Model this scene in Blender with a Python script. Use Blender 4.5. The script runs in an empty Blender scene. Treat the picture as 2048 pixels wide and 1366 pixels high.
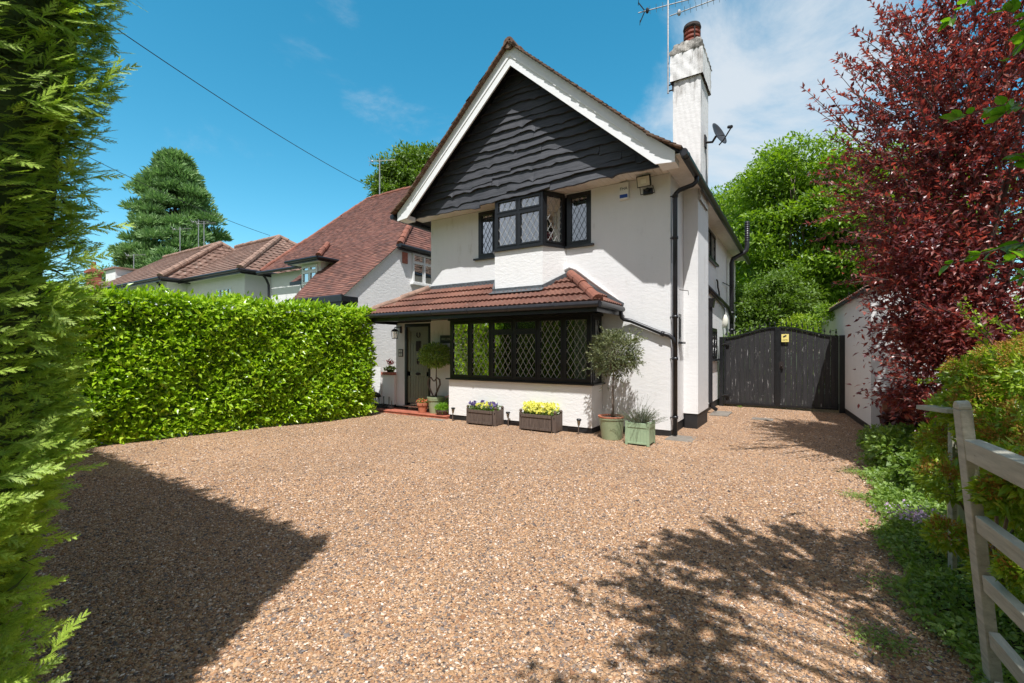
import bpy, math, random
import numpy as np
from mathutils import Vector
random.seed(7); RNG = np.random.default_rng(11)
R = math.radians
sc = bpy.context.scene

# ------------------------------------------------------------- camera, sky, sun, exposure
cam_d = bpy.data.cameras.new("camera"); cam = bpy.data.objects.new("camera", cam_d)
sc.collection.objects.link(cam)
cam.location = (1.8464, -7.8627, 1.45)
cam.rotation_euler = (R(90), 0, R(32.42))
cam_d.sensor_width = 36; cam_d.lens = 15.996; cam_d.shift_y = 0.0083
cam_d.clip_start = 0.05; cam_d.clip_end = 600
sc.camera = cam
SUND = Vector((-0.52, 1.0, -2.12)).normalized()
SKY = 0.10
world = bpy.data.worlds.new("World"); sc.world = world; world.use_nodes = True
def build_world():
    nt = world.node_tree; nt.nodes.clear(); N = nt.nodes.new; L = nt.links.new
    sky = N('ShaderNodeTexSky'); sky.sky_type = 'NISHITA'; sky.sun_disc = False
    sky.sun_elevation = R(62); sky.sun_rotation = R(153); sky.air_density = 1.0; sky.dust_density = 0.4; sky.ozone_density = 2.0
    hs = N('ShaderNodeHueSaturation'); hs.inputs['Saturation'].default_value = 1.37; hs.inputs['Hue'].default_value = 0.470
    hs.inputs['Value'].default_value = 1.42
    L(sky.outputs[0], hs.inputs['Color'])
    tc = N('ShaderNodeTexCoord')
    # thin fair-weather cloud, laid out on the sky dome by direction
    mp = N('ShaderNodeMapping'); mp.inputs['Scale'].default_value = (1.5, 1.5, 2.6); L(tc.outputs['Generated'], mp.inputs[0])
    n1 = N('ShaderNodeTexNoise'); n1.inputs['Scale'].default_value = 2.3; n1.inputs['Detail'].default_value = 9; n1.inputs['Roughness'].default_value = 0.62
    n1.inputs['Distortion'].default_value = 0.35
    L(mp.outputs[0], n1.inputs['Vector'])
    def spot(d, lo, hi):
        vm = N('ShaderNodeVectorMath'); vm.operation = 'DOT_PRODUCT'; vm.inputs[1].default_value = Vector(d).normalized()
        L(tc.outputs['Generated'], vm.inputs[0])
        mr = N('ShaderNodeMapRange'); mr.interpolation_type = 'SMOOTHSTEP'
        mr.inputs['From Min'].default_value = lo; mr.inputs['From Max'].default_value = hi
        L(vm.outputs['Value'], mr.inputs['Value']); return mr.outputs[0]
    spots = [(CLOUDS[0][0], .955, .995, 1.0), (CLOUDS[1][0], .985, .999, .26), (CLOUDS[2][0], .97, .998, .30), (CLOUDS[3][0], .95, .995, .75)]
    acc = None
    for d, lo, hi, w in spots:
        s = spot(d, lo, hi)
        m = N('ShaderNodeMath'); m.operation = 'MULTIPLY'; m.inputs[1].default_value = w; L(s, m.inputs[0])
        if acc is None: acc = m.outputs[0]
        else:
            a = N('ShaderNodeMath'); a.operation = 'MAXIMUM'; L(acc, a.inputs[0]); L(m.outputs[0], a.inputs[1]); acc = a.outputs[0]
    base = N('ShaderNodeMath'); base.operation = 'ADD'; base.inputs[1].default_value = 0.0; L(acc, base.inputs[0])
    # cloud amount = smoothstep(noise + bias*mask)
    ad = N('ShaderNodeMath'); ad.operation = 'MULTIPLY_ADD'; ad.inputs[1].default_value = 0.42; L(base.outputs[0], ad.inputs[0]); L(n1.outputs['Fac'], ad.inputs[2])
    ma = N('ShaderNodeMapRange'); ma.interpolation_type = 'SMOOTHSTEP'; ma.inputs['From Min'].default_value = 0.62; ma.inputs['From Max'].default_value = 1.04
    L(ad.outputs[0], ma.inputs['Value'])
    cl = N('ShaderNodeMath'); cl.operation = 'MULTIPLY'; cl.inputs[1].default_value = 0.88; L(ma.outputs[0], cl.inputs[0])
    mx = N('ShaderNodeMix'); mx.data_type = 'RGBA'; mx.inputs[7].default_value = (5.6, 6.0, 6.4, 1)
    L(cl.outputs[0], mx.inputs[0]); L(hs.outputs[0], mx.inputs[6])
    # unseen bright cloud added overhead and behind the camera to neutralise ambient light
    fill_cloud = spot((.5361, -.8441, .75), -.12, .5)
    bm = N('ShaderNodeMath'); bm.operation = 'MULTIPLY'; bm.inputs[1].default_value = .9; L(fill_cloud, bm.inputs[0])
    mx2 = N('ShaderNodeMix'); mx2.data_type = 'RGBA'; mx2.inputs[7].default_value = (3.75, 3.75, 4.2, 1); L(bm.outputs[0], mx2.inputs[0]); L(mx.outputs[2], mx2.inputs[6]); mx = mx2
    bg = N('ShaderNodeBackground'); bg.inputs['Strength'].default_value = SKY
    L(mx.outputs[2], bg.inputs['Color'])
    out = N('ShaderNodeOutputWorld'); L(bg.outputs[0], out.inputs[0])
def pix_dir(px, py):   # sky directions measured once from the photograph
    a = (px - 1024) / 910; s, c = 0.5361, 0.8441
    return (a * c - s, a * s + c, (700 - py) / 910)
CLOUDS = [(pix_dir(1570, 190),), (pix_dir(790, 290),), (pix_dir(470, 470),), (pix_dir(1440, 420),)]
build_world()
sun_d = bpy.data.lights.new("sun", 'SUN'); sun = bpy.data.objects.new("sun", sun_d); sc.collection.objects.link(sun)
sun_d.energy = 4.6; sun_d.angle = R(0.55); sun_d.color = (1.0, 0.985, 0.97)
sun.rotation_euler = SUND.to_track_quat('-Z', 'Y').to_euler(); sun.location = (4, -8, 14)
sc.view_settings.view_transform = 'Standard'; sc.view_settings.look = 'None'
sc.view_settings.exposure = 0.47; sc.view_settings.gamma = 1.0; sc.view_settings.use_curve_mapping = False
sc.cycles.max_bounces = 8; sc.cycles.transparent_max_bounces = 16; sc.cycles.use_denoising = True

# ------------------------------------------------------------- helpers
ORG = {}
class MB:
    """collects pieces of one mesh"""
    def __init__(s): s.V = []; s.F = []; s.n = 0; s.UV = []; s.M = []; s.mi = 0
    def add(s, v, f, uv=None):
        v = np.asarray(v, float).reshape(-1, 3)
        s.V.append(v)
        if isinstance(f, np.ndarray): s.F.append(f + s.n)
        else:
            by = {}
            for q in f: by.setdefault(len(q), []).append(q)
            for k in by: s.F.append(np.asarray(by[k], int) + s.n)
        s.UV.append(uv if uv is not None else np.zeros((len(v), 2)))
        s.n += len(v); return s
    def box(s, x0, x1, y0, y1, z0, z1):
        v = [(x, y, z) for z in (z0, z1) for y in (y0, y1) for x in (x0, x1)]
        return s.add(v, [(0,2,3,1),(4,5,7,6),(0,1,5,4),(2,6,7,3),(0,4,6,2),(1,3,7,5)])
    def obox(s, c, ax, ay, az):
        c, ax, ay, az = (np.array(q, float) for q in (c, ax, ay, az))
        v = [c + i*ax + j*ay + k*az for k in (-1, 1) for j in (-1, 1) for i in (-1, 1)]
        return s.add(v, [(0,2,3,1),(4,5,7,6),(0,1,5,4),(2,6,7,3),(0,4,6,2),(1,3,7,5)])
    def bar(s, p, q, w, h, up=(0,0,1)):
        p, q = np.array(p, float), np.array(q, float); d = q - p; L = np.linalg.norm(d)
        if L < 1e-6: return s
        d /= L; u = np.array(up, float)
        x = np.cross(d, u)
        if np.linalg.norm(x) < 1e-4: x = np.cross(d, (1, 0, 0))
        x /= np.linalg.norm(x); z = np.cross(x, d)
        return s.obox((p+q)/2, x*w/2, d*L/2, z*h/2)
    def prism(s, poly, a, b):
        """poly = list of 3-D points, extruded by vectors a..b"""
        p = np.array(poly, float); n = len(p)
        v = np.vstack([p + np.array(a, float), p + np.array(b, float)])
        f = [tuple(range(n))[::-1], tuple(range(n, 2*n))] + [(i, (i+1) % n, n+(i+1) % n, n+i) for i in range(n)]
        return s.add(v, f)
    def tube(s, pts, r, n=8, cap=True):
        pts = [np.array(p, float) for p in pts]; m = len(pts)
        rs = r if hasattr(r, '__len__') else [r]*m
        T = []
        for i in range(m):
            d = pts[min(i+1, m-1)] - pts[max(i-1, 0)]; T.append(d / (np.linalg.norm(d) + 1e-9))
        u = np.cross(T[0], (0, 0, 1))
        if np.linalg.norm(u) < 1e-3: u = np.cross(T[0], (1, 0, 0))
        u /= np.linalg.norm(u); V = []
        for i in range(m):
            u = u - T[i]*np.dot(u, T[i]); u /= np.linalg.norm(u) + 1e-9; w = np.cross(T[i], u)
            for k in range(n):
                a = 2*math.pi*k/n; V.append(pts[i] + rs[i]*(math.cos(a)*u + math.sin(a)*w))
        F = [(i*n+k, i*n+(k+1) % n, (i+1)*n+(k+1) % n, (i+1)*n+k) for i in range(m-1) for k in range(n)]
        if cap: F += [tuple(range(n))[::-1], tuple(range((m-1)*n, m*n))]
        return s.add(V, F)
    def lathe(s, prof, c=(0,0,0), n=24, sx=1, sy=1):
        V = []; m = len(prof)
        for r, z in prof:
            for k in range(n):
                a = 2*math.pi*k/n; V.append((c[0]+r*sx*math.cos(a), c[1]+r*sy*math.sin(a), c[2]+z))
        F = [(i*n+k, i*n+(k+1) % n, (i+1)*n+(k+1) % n, (i+1)*n+k) for i in range(m-1) for k in range(n)]
        if prof[0][0] > 1e-4: F.append(tuple(range(n))[::-1])
        if prof[-1][0] > 1e-4: F.append(tuple(range((m-1)*n, m*n)))
        return s.add(V, F)
    def ball(s, c, r, n=10, sz=1):
        return s.lathe([(max(r*math.sin(math.pi*i/n), 1e-5), -r*sz*math.cos(math.pi*i/n)) for i in range(n+1)], c, n+2)
    def grid(s, P, uv=None):
        """P: (m,n,3) array"""
        m, n = P.shape[:2]; i = np.arange(m-1)[:, None]*n + np.arange(n-1)[None, :]
        f = np.stack([i, i+1, i+n+1, i+n], -1).reshape(-1, 4)
        return s.add(P.reshape(-1, 3), f, None if uv is None else uv.reshape(-1, 2))
    def build(s, name, mat, parent=None, smooth=False, loc=None, bevel=0, uv=False, kind=None, label=None):
        org = ORG.get(parent.name, (0, 0, 0)) if parent is not None else (loc or (0, 0, 0))
        V = np.vstack(s.V) - np.array(org, float)
        me = bpy.data.meshes.new(name)
        nv = len(V); loops = np.concatenate([f.reshape(-1) for f in s.F])
        tot = np.concatenate([np.full(len(f), f.shape[1]) for f in s.F])
        st = np.concatenate([[0], np.cumsum(tot)[:-1]])
        me.vertices.add(nv); me.vertices.foreach_set('co', V.astype(np.float32).ravel())
        me.loops.add(len(loops)); me.loops.foreach_set('vertex_index', loops.astype(np.int32))
        me.polygons.add(len(tot)); me.polygons.foreach_set('loop_start', st.astype(np.int32))
        if smooth: me.polygons.foreach_set('use_smooth', np.ones(len(tot), bool))
        else: me.polygons.foreach_set('use_smooth', np.zeros(len(tot), bool))
        if uv:
            ul = me.uv_layers.new(name='UVMap'); U = np.vstack(s.UV)[loops]
            ul.data.foreach_set('uv', U.astype(np.float32).ravel())
        me.update(calc_edges=True); me.validate()
        for m in (mat if isinstance(mat, (list, tuple)) else [mat]): me.materials.append(m)
        o = bpy.data.objects.new(name, me); sc.collection.objects.link(o)
        if parent is not None: o.parent = parent
        else: o.location = org
        ORG[o.name] = org
        if bevel:
            b = o.modifiers.new('bevel', 'BEVEL'); b.width = bevel; b.segments = 2; b.limit_method = 'ANGLE'
        if kind: o['kind'] = kind
        if label: o['label'] = label
        return o
def thing(name, label, cat, loc=(0, 0, 0), group=None):
    o = bpy.data.objects.new(name, None); sc.collection.objects.link(o); o.location = loc; o.empty_display_size = .1
    o['label'] = label; o['category'] = cat
    if group: o['group'] = group
    ORG[o.name] = tuple(loc); return o
def tag(o, label, cat, group=None):
    o['label'] = label; o['category'] = cat
    if group: o['group'] = group
    return o
def copy_tree(o, parent=None):
    c = o.copy(); sc.collection.objects.link(c)
    if parent is not None: c.parent = parent
    ORG[c.name] = ORG.get(o.name, (0, 0, 0))
    for ch in list(o.children): copy_tree(ch, c)
    return c
def text(name, body, size, loc, rot, mat, parent, ext=0.001):
    cu = bpy.data.curves.new(name, 'FONT'); cu.body = body; cu.size = size; cu.extrude = ext
    cu.align_x = 'CENTER'; cu.align_y = 'CENTER'; cu.materials.append(mat)
    tmp = bpy.data.objects.new(name, cu); sc.collection.objects.link(tmp); bpy.context.view_layer.update()
    me = bpy.data.meshes.new_from_object(tmp.evaluated_get(bpy.context.evaluated_depsgraph_get())); bpy.data.objects.remove(tmp); me.materials.clear(); me.materials.append(mat)
    o = bpy.data.objects.new(name, me); sc.collection.objects.link(o); o.parent = parent
    g = ORG.get(parent.name, (0, 0, 0)); o.location = tuple(loc[i]-g[i] for i in range(3)); o.rotation_euler = rot
    return o

# ------------------------------------------------------------- materials
def mat_new(name):
    m = bpy.data.materials.new(name); m.use_nodes = True; nt = m.node_tree
    b = nt.nodes['Principled BSDF']; return m, nt, b
def ramp(nt, stops, interp='LINEAR'):
    r = nt.nodes.new('ShaderNodeValToRGB'); cr = r.color_ramp; cr.interpolation = interp
    while len(cr.elements) < len(stops): cr.elements.new(0.5)
    for e, (p, c) in zip(cr.elements, stops): e.position = p; e.color = (*c, 1)
    return r
def noise(nt, scale, detail=5, rough=.6, vec=None, dist=0):
    n = nt.nodes.new('ShaderNodeTexNoise'); n.inputs['Scale'].default_value = scale
    n.inputs['Detail'].default_value = detail; n.inputs['Roughness'].default_value = rough; n.inputs['Distortion'].default_value = dist
    if vec is not None: nt.links.new(vec, n.inputs['Vector'])
    return n
def mapping(nt, scale=(1, 1, 1), rot=(0, 0, 0), kind='Object'):
    tc = nt.nodes.new('ShaderNodeTexCoord'); mp = nt.nodes.new('ShaderNodeMapping')
    mp.inputs['Scale'].default_value = scale; mp.inputs['Rotation'].default_value = rot
    nt.links.new(tc.outputs[kind], mp.inputs[0]); return mp.outputs[0]
def bump(nt, b, h, strength, dist=0.01, chain=None):
    bp = nt.nodes.new('ShaderNodeBump'); bp.inputs['Strength'].default_value = strength; bp.inputs['Distance'].default_value = dist
    nt.links.new(h, bp.inputs['Height'])
    if chain is not None: nt.links.new(chain, bp.inputs['Normal'])
    nt.links.new(bp.outputs[0], b.inputs['Normal']); return bp.outputs[0]
def plain(name, col, rough=.6, metal=0, var=.15, scale=6, bumps=.1, bscale=60):
    m, nt, b = mat_new(name); b.inputs['Roughness'].default_value = rough; b.inputs['Metallic'].default_value = metal
    v = mapping(nt); n = noise(nt, scale, 5, .65, v)
    lo = tuple(c*(1-var) for c in col); hi = tuple(min(1, c*(1+var)) for c in col)
    r = ramp(nt, [(.3, lo), (.7, hi)]); nt.links.new(n.outputs['Fac'], r.inputs[0]); nt.links.new(r.outputs[0], b.inputs['Base Color'])
    if bumps: n2 = noise(nt, bscale, 3, .6, v); bump(nt, b, n2.outputs['Fac'], bumps, .004)
    return m
def render_wall(name, col=(.77, .765, .755), dirt=(.53, .50, .45), dirt_at=.645, streak=True, rough=1.0, lumps=.55):
    """painted roughcast: trowel lumps, faint streaks and grime"""
    m, nt, b = mat_new(name); L = nt.links.new; b.inputs['Roughness'].default_value = .82; b.inputs['Specular IOR Level'].default_value = .25
    v = mapping(nt, (1, 1, 1)); vs = mapping(nt, (3.2, 3.2, .45))
    n1 = noise(nt, 1.3, 7, .65, v); n2 = noise(nt, 2.2, 7, .7, vs)
    mul = nt.nodes.new('ShaderNodeMath'); mul.operation = 'MULTIPLY'; L(n1.outputs['Fac'], mul.inputs[0]); L(n2.outputs['Fac'], mul.inputs[1])
    sq = nt.nodes.new('ShaderNodeMath'); sq.operation = 'POWER'; sq.inputs[1].default_value = .5; L(mul.outputs[0], sq.inputs[0])
    r = ramp(nt, [(.40, col), (dirt_at-.08, tuple(c*.965 for c in col)), (dirt_at+.06, dirt)]); L(sq.outputs[0], r.inputs[0])
    L(r.outputs[0], b.inputs['Base Color'])
    vb = mapping(nt, (1, 1, 2.3)); nb = noise(nt, 9, 6, .62, vb, .4); nf = noise(nt, 95, 3, .6, v)
    ad = nt.nodes.new('ShaderNodeMath'); ad.operation = 'MULTIPLY_ADD'; ad.inputs[1].default_value = .22
    L(nf.outputs['Fac'], ad.inputs[0]); L(nb.outputs['Fac'], ad.inputs[2])
    bump(nt, b, ad.outputs[0], lumps, .022); return m
def wood(name, a, c, peel=None, axis=(14, 14, .9), rough=.6, peel_at=.63, bs=.35):
    m, nt, b = mat_new(name); L = nt.links.new; b.inputs['Roughness'].default_value = rough
    v = mapping(nt, axis); n = noise(nt, 3, 8, .7, v)
    r = ramp(nt, [(.3, a), (.62, c)]); L(n.outputs['Fac'], r.inputs[0]); out = r.outputs[0]
    if peel:
        v2 = mapping(nt, tuple(q*1.4 for q in axis)); n2 = noise(nt, 3.7, 9, .78, v2)
        mr = nt.nodes.new('ShaderNodeMapRange'); mr.inputs['From Min'].default_value = peel_at; mr.inputs['From Max'].default_value = peel_at+.04
        L(n2.outputs['Fac'], mr.inputs['Value'])
        mx = nt.nodes.new('ShaderNodeMix'); mx.data_type = 'RGBA'; mx.inputs[7].default_value = (*peel, 1)
        L(mr.outputs[0], mx.inputs[0]); L(out, mx.inputs[6]); out = mx.outputs[2]
    L(out, b.inputs['Base Color']); bump(nt, b, n.outputs['Fac'], bs, .006); return m
def tile_mat(name, cols, du, dv, lichen=(.42, .40, .33), lich=.68, bumpy=.35, rough=.85):
    """clay tiles, one tone per tile, from UVs in metres"""
    m, nt, b = mat_new(name); L = nt.links.new; N = nt.nodes.new; b.inputs['Roughness'].default_value = rough
    uv = N('ShaderNodeUVMap'); sx = N('ShaderNodeSeparateXYZ'); L(uv.outputs[0], sx.inputs[0])
    fv = N('ShaderNodeMath'); fv.operation = 'DIVIDE'; fv.inputs[1].default_value = dv; L(sx.outputs[1], fv.inputs[0])
    fl = N('ShaderNodeMath'); fl.operation = 'FLOOR'; L(fv.outputs[0], fl.inputs[0])
    fu = N('ShaderNodeMath'); fu.operation = 'DIVIDE'; fu.inputs[1].default_value = du; L(sx.outputs[0], fu.inputs[0])
    sh = N('ShaderNodeMath'); sh.operation = 'MULTIPLY_ADD'; sh.inputs[1].default_value = .5; L(fl.outputs[0], sh.inputs[0]); L(fu.outputs[0], sh.inputs[2])
    fl2 = N('ShaderNodeMath'); fl2.operation = 'FLOOR'; L(sh.outputs[0], fl2.inputs[0])
    cx = N('ShaderNodeCombineXYZ'); L(fl2.outputs[0], cx.inputs[0]); L(fl.outputs[0], cx.inputs[1])
    wn = N('ShaderNodeTexWhiteNoise'); wn.noise_dimensions = '3D'; L(cx.outputs[0], wn.inputs['Vector'])
    r = ramp(nt, [(i/(len(cols)-1), c) for i, c in enumerate(cols)]); L(wn.outputs['Value'], r.inputs[0])
    v = mapping(nt); n1 = noise(nt, 7, 8, .72, v)
    mr = N('ShaderNodeMapRange'); mr.inputs['From Min'].default_value = lich-.08; mr.inputs['From Max'].default_value = lich+.06; mr.inputs['To Max'].default_value = .6; L(n1.outputs['Fac'], mr.inputs['Value'])
    mx = N('ShaderNodeMix'); mx.data_type = 'RGBA'; mx.inputs[7].default_value = (*lichen, 1); L(mr.outputs[0], mx.inputs[0]); L(r.outputs[0], mx.inputs[6])
    n3 = noise(nt, 1.2, 4, .6, v); r3 = ramp(nt, [(.3, (.78,)*3), (.7, (1.12,)*3)]); L(n3.outputs['Fac'], r3.inputs[0])
    mm = N('ShaderNodeMix'); mm.data_type = 'RGBA'; mm.blend_type = 'MULTIPLY'; mm.inputs[0].default_value = 1; L(mx.outputs[2], mm.inputs[6]); L(r3.outputs[0], mm.inputs[7])
    L(mm.outputs[2], b.inputs['Base Color'])
    # joint between neighbours
    fr = N('ShaderNodeMath'); fr.operation = 'FRACT'; L(sh.outputs[0], fr.inputs[0])
    pp = N('ShaderNodeMath'); pp.operation = 'PINGPONG'; pp.inputs[1].default_value = .5; L(fr.outputs[0], pp.inputs[0])
    j = N('ShaderNodeMapRange'); j.inputs['From Max'].default_value = .05; L(pp.outputs[0], j.inputs['Value'])
    n4 = noise(nt, 60, 4, .6, v)
    ad = N('ShaderNodeMath'); ad.operation = 'MULTIPLY_ADD'; ad.inputs[1].default_value = .3; L(n4.outputs['Fac'], ad.inputs[0]); L(j.outputs[0], ad.inputs[2])
    bump(nt, b, ad.outputs[0], bumpy, .008); return m
def leaf_mat(name, cols, rough=.38, trans=.35, tcol=None, spec=.5, patch=1.2):
    """leaves: one tone per leaf, light passing through the blade"""
    m, nt, b = mat_new(name); L = nt.links.new; N = nt.nodes.new
    g = N('ShaderNodeNewGeometry'); v = mapping(nt); n = noise(nt, patch, 4, .6, v)
    ad = N('ShaderNodeMath'); ad.operation = 'MULTIPLY_ADD'; ad.inputs[1].default_value = .55; L(g.outputs['Random Per Island'], ad.inputs[0])
    hf = N('ShaderNodeMath'); hf.operation = 'MULTIPLY'; hf.inputs[1].default_value = .5; L(n.outputs['Fac'], hf.inputs[0]); L(hf.outputs[0], ad.inputs[2])
    r = ramp(nt, [(i/(len(cols)-1)*.86+.07, c) for i, c in enumerate(cols)]); L(ad.outputs[0], r.inputs[0])
    L(r.outputs[0], b.inputs['Base Color']); b.inputs['Roughness'].default_value = rough; b.inputs['Specular IOR Level'].default_value = spec
    tr = N('ShaderNodeBsdfTranslucent'); mu = N('ShaderNodeMix'); mu.data_type = 'RGBA'; mu.blend_type = 'MULTIPLY'; mu.inputs[0].default_value = 1
    mu.inputs[7].default_value = (*(tcol or (1.5, 1.6, .6)), 1); L(r.outputs[0], mu.inputs[6]); L(mu.outputs[2], tr.inputs['Color'])
    ms = N('ShaderNodeMixShader'); ms.inputs[0].default_value = trans; out = nt.nodes['Material Output']
    L(b.outputs[0], ms.inputs[1]); L(tr.outputs[0], ms.inputs[2]); L(ms.outputs[0], out.inputs['Surface']); return m
def glass_mat(name, tint=(.86, .9, .9), refl=1.0):
    """thin window pane: see-through straight on, mirror-like at a slant"""
    m, nt, b = mat_new(name); L = nt.links.new; N = nt.nodes.new; nt.nodes.remove(b)
    t = N('ShaderNodeBsdfTransparent'); t.inputs[0].default_value = (*tint, 1); g = N('ShaderNodeBsdfGlossy'); g.inputs['Roughness'].default_value = .015
    f = N('ShaderNodeFresnel'); f.inputs['IOR'].default_value = 1.55
    v = mapping(nt); n = noise(nt, 3.5, 2, .5, v); bp = N('ShaderNodeBump'); bp.inputs['Strength'].default_value = .10; bp.inputs['Distance'].default_value = .02
    L(n.outputs['Fac'], bp.inputs['Height']); L(bp.outputs[0], g.inputs['Normal'])
    mu = N('ShaderNodeMath'); mu.operation = 'MULTIPLY_ADD'; mu.inputs[1].default_value = 1.9*refl; mu.inputs[2].default_value = .24*refl; L(f.outputs[0], mu.inputs[0])
    ms = N('ShaderNodeMixShader'); L(mu.outputs[0], ms.inputs[0]); L(t.outputs[0], ms.inputs[1]); L(g.outputs[0], ms.inputs[2])
    L(ms.outputs[0], nt.nodes['Material Output'].inputs['Surface']); return m
GR = [(0, (0.058, 0.044, 0.04)), (0.09, (0.177, 0.143, 0.127)), (0.2, (0.361, 0.215, 0.112)), (0.34, (0.495, 0.305, 0.173)), (0.48, (0.261, 0.124, 0.06)), (0.58, (0.578, 0.388, 0.236)), (0.7, (0.428, 0.237, 0.112)), (0.8, (0.177, 0.155, 0.149)), (0.89, (0.511, 0.335, 0.199)), (1.0, (0.778, 0.643, 0.535))]
def gravel_mat():
    m, nt, b = mat_new('gravel'); L = nt.links.new; N = nt.nodes.new; b.inputs['Roughness'].default_value = .85; b.inputs['Specular IOR Level'].default_value = .3
    v = mapping(nt)
    dn = noise(nt, 14, 3, .5, v); mxv = N('ShaderNodeMix'); mxv.data_type = 'VECTOR'; mxv.inputs[0].default_value = .012
    L(v, mxv.inputs[4]); L(dn.outputs['Color'], mxv.inputs[5])
    vo = N('ShaderNodeTexVoronoi'); vo.inputs['Scale'].default_value = 70; L(mxv.outputs[1], vo.inputs['Vector'])
    vo2 = N('ShaderNodeTexVoronoi'); vo2.inputs['Scale'].default_value = 105; L(mxv.outputs[1], vo2.inputs['Vector'])
    sx = N('ShaderNodeSeparateColor'); L(vo.outputs['Color'], sx.inputs[0])
    r = ramp(nt, GR); L(sx.outputs[0], r.inputs[0])
    sx2 = N('ShaderNodeSeparateColor'); L(vo2.outputs['Color'], sx2.inputs[0]); r2 = ramp(nt, GR); L(sx2.outputs[1], r2.inputs[0])
    mx = N('ShaderNodeMix'); mx.data_type = 'RGBA'; gt = N('ShaderNodeMath'); gt.operation = 'GREATER_THAN'; gt.inputs[1].default_value = .55
    L(sx.outputs[2], gt.inputs[0]); L(gt.outputs[0], mx.inputs[0]); L(r.outputs[0], mx.inputs[6]); L(r2.outputs[0], mx.inputs[7])
    big = noise(nt, .55, 9, .72, v); rb = ramp(nt, [(.3, (.84, .83, .83)), (.7, (1.30, 1.27, 1.23))]); L(big.outputs['Fac'], rb.inputs[0])
    mm = N('ShaderNodeMix'); mm.data_type = 'RGBA'; mm.blend_type = 'MULTIPLY'; mm.inputs[0].default_value = 1; L(mx.outputs[2], mm.inputs[6]); L(rb.outputs[0], mm.inputs[7])
    L(mm.outputs[2], b.inputs['Base Color'])
    inv = N('ShaderNodeMath'); inv.operation = 'SUBTRACT'; inv.inputs[0].default_value = 1; L(vo.outputs['Distance'], inv.inputs[1])
    rnd = N('ShaderNodeMath'); rnd.operation = 'MULTIPLY_ADD'; rnd.inputs[1].default_value = .55; L(sx.outputs[1], rnd.inputs[0]); L(inv.outputs[0], rnd.inputs[2])
    bump(nt, b, rnd.outputs[0], 1.0, .014); return m
def stone_mat():
    m, nt, b = mat_new('gravel_stone'); L = nt.links.new; N = nt.nodes.new; b.inputs['Roughness'].default_value = .75; b.inputs['Specular IOR Level'].default_value = .35
    g = N('ShaderNodeNewGeometry'); r = ramp(nt, GR); L(g.outputs['Random Per Island'], r.inputs[0])
    n = noise(nt, 160, 3, .6, mapping(nt)); rr = ramp(nt, [(.3, (.8,.8,.8)), (.7, (1.1,1.1,1.1))]); L(n.outputs['Fac'], rr.inputs[0])
    mm = N('ShaderNodeMix'); mm.data_type = 'RGBA'; mm.blend_type = 'MULTIPLY'; mm.inputs[0].default_value = 1; L(r.outputs[0], mm.inputs[6]); L(rr.outputs[0], mm.inputs[7])
    L(mm.outputs[2], b.inputs['Base Color']); return m

def camp(px, py, b):
    a = (px-1024)/910; s_, c_ = .5361, .8441; return np.array((1.8464+b*(a*c_-s_), -7.8627+b*(a*s_+c_), 1.45+(700-py)/910*b))
M = {}
M['wall'] = render_wall('white_painted_render', lumps=.22)
M['wall_bay'] = render_wall('white_rough_painted_render', (.82, .81, .79), (.66, .63, .58), .70, lumps=.32)
M['wall_n'] = render_wall('neighbour_white_render', (.83, .82, .80), (.66, .64, .60), .68, lumps=.4)
M['wall_old'] = render_wall('weathered_stack_render', (.80, .79, .77), (.17, .15, .12), .595, lumps=.22)
M['cap'] = render_wall('lichened_mortar', (.50, .47, .42), (.07, .065, .055), .50, lumps=1.0)
M['black'] = plain('black_gloss_paint', (.011, .012, .014), .35, 0, .3, 9, .08, 40)
M['plinth'] = plain('black_bitumen_plinth', (.014, .014, .015), .6, 0, .4, 5, .4, 30)
M['pipe'] = plain('black_pipe_plastic', (.018, .018, .021), .38, 0, .3, 12, 0)
M['boards'] = wood('black_waney_board', (.019, .021, .026), (.060, .061, .069), None, (.9, 6, 12), .62, bs=.8)
M['barge'] = wood('flaking_white_barge_paint', (.78, .78, .775), (.84, .84, .835), (.10, .085, .07), (1.6, 5, 3.2), .6, .66, .3)
M['soffit'] = wood('white_soffit_board', (.66, .62, .56), (.76, .73, .68), None, (2, 2, 2), .6, bs=.1)
M['gate'] = wood('flaking_black_gate_board', (.008, .008, .009), (.026, .025, .027), (.40, .39, .38), (5, 5, .5), .62, .60, .6)
M['cedar'] = wood('weathered_brown_planter', (.055, .036, .027), (.135, .098, .078), None, (16, 16, 1.2), .75)
M['pgate'] = wood('faded_sage_gate_paint', (.30, .285, .225), (.50, .47, .375), (.10, .085, .065), (7, 1.1, 11), .75, .62, .6)
M['brownbox'] = wood('red_brown_stained_timber', (.22, .095, .05), (.33, .155, .085), None, (12, 12, 1), .6)
M['ptile'] = tile_mat('brown_red_interlocking_tile', [(.10,.040,.026), (.145,.058,.038), (.19,.080,.052), (.12,.052,.038)], .30, .30, (.34,.28,.22), .66, .3)
M['ridge'] = plain('red_ridge_tile', (.22, .08, .05), .8, 0, .35, 7, .5, 35)
M['mtile'] = tile_mat('dark_brown_plain_tile', [(.07,.045,.03), (.12,.065,.04), (.17,.09,.055)], .165, .1, (.3,.28,.2), .6)
M['ntile'] = tile_mat('brown_red_plain_tile', [(.10,.045,.034), (.155,.065,.048), (.20,.085,.062), (.125,.06,.048), (.24,.105,.072)], .165, .105, (.28,.22,.17), .68)
M['n2tile'] = tile_mat('brown_concrete_tile', [(.15,.085,.06), (.20,.115,.085), (.25,.15,.11)], .30, .30, (.5,.45,.38), .63)
M['nridge'] = plain('pale_brown_ridge_tile', (.27, .17, .125), .85, 0, .45, 5, .5, 30)
M['flash'] = plain('lead_flashing', (.10, .11, .12), .5, .2, .3, 14, .2, 30)
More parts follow.
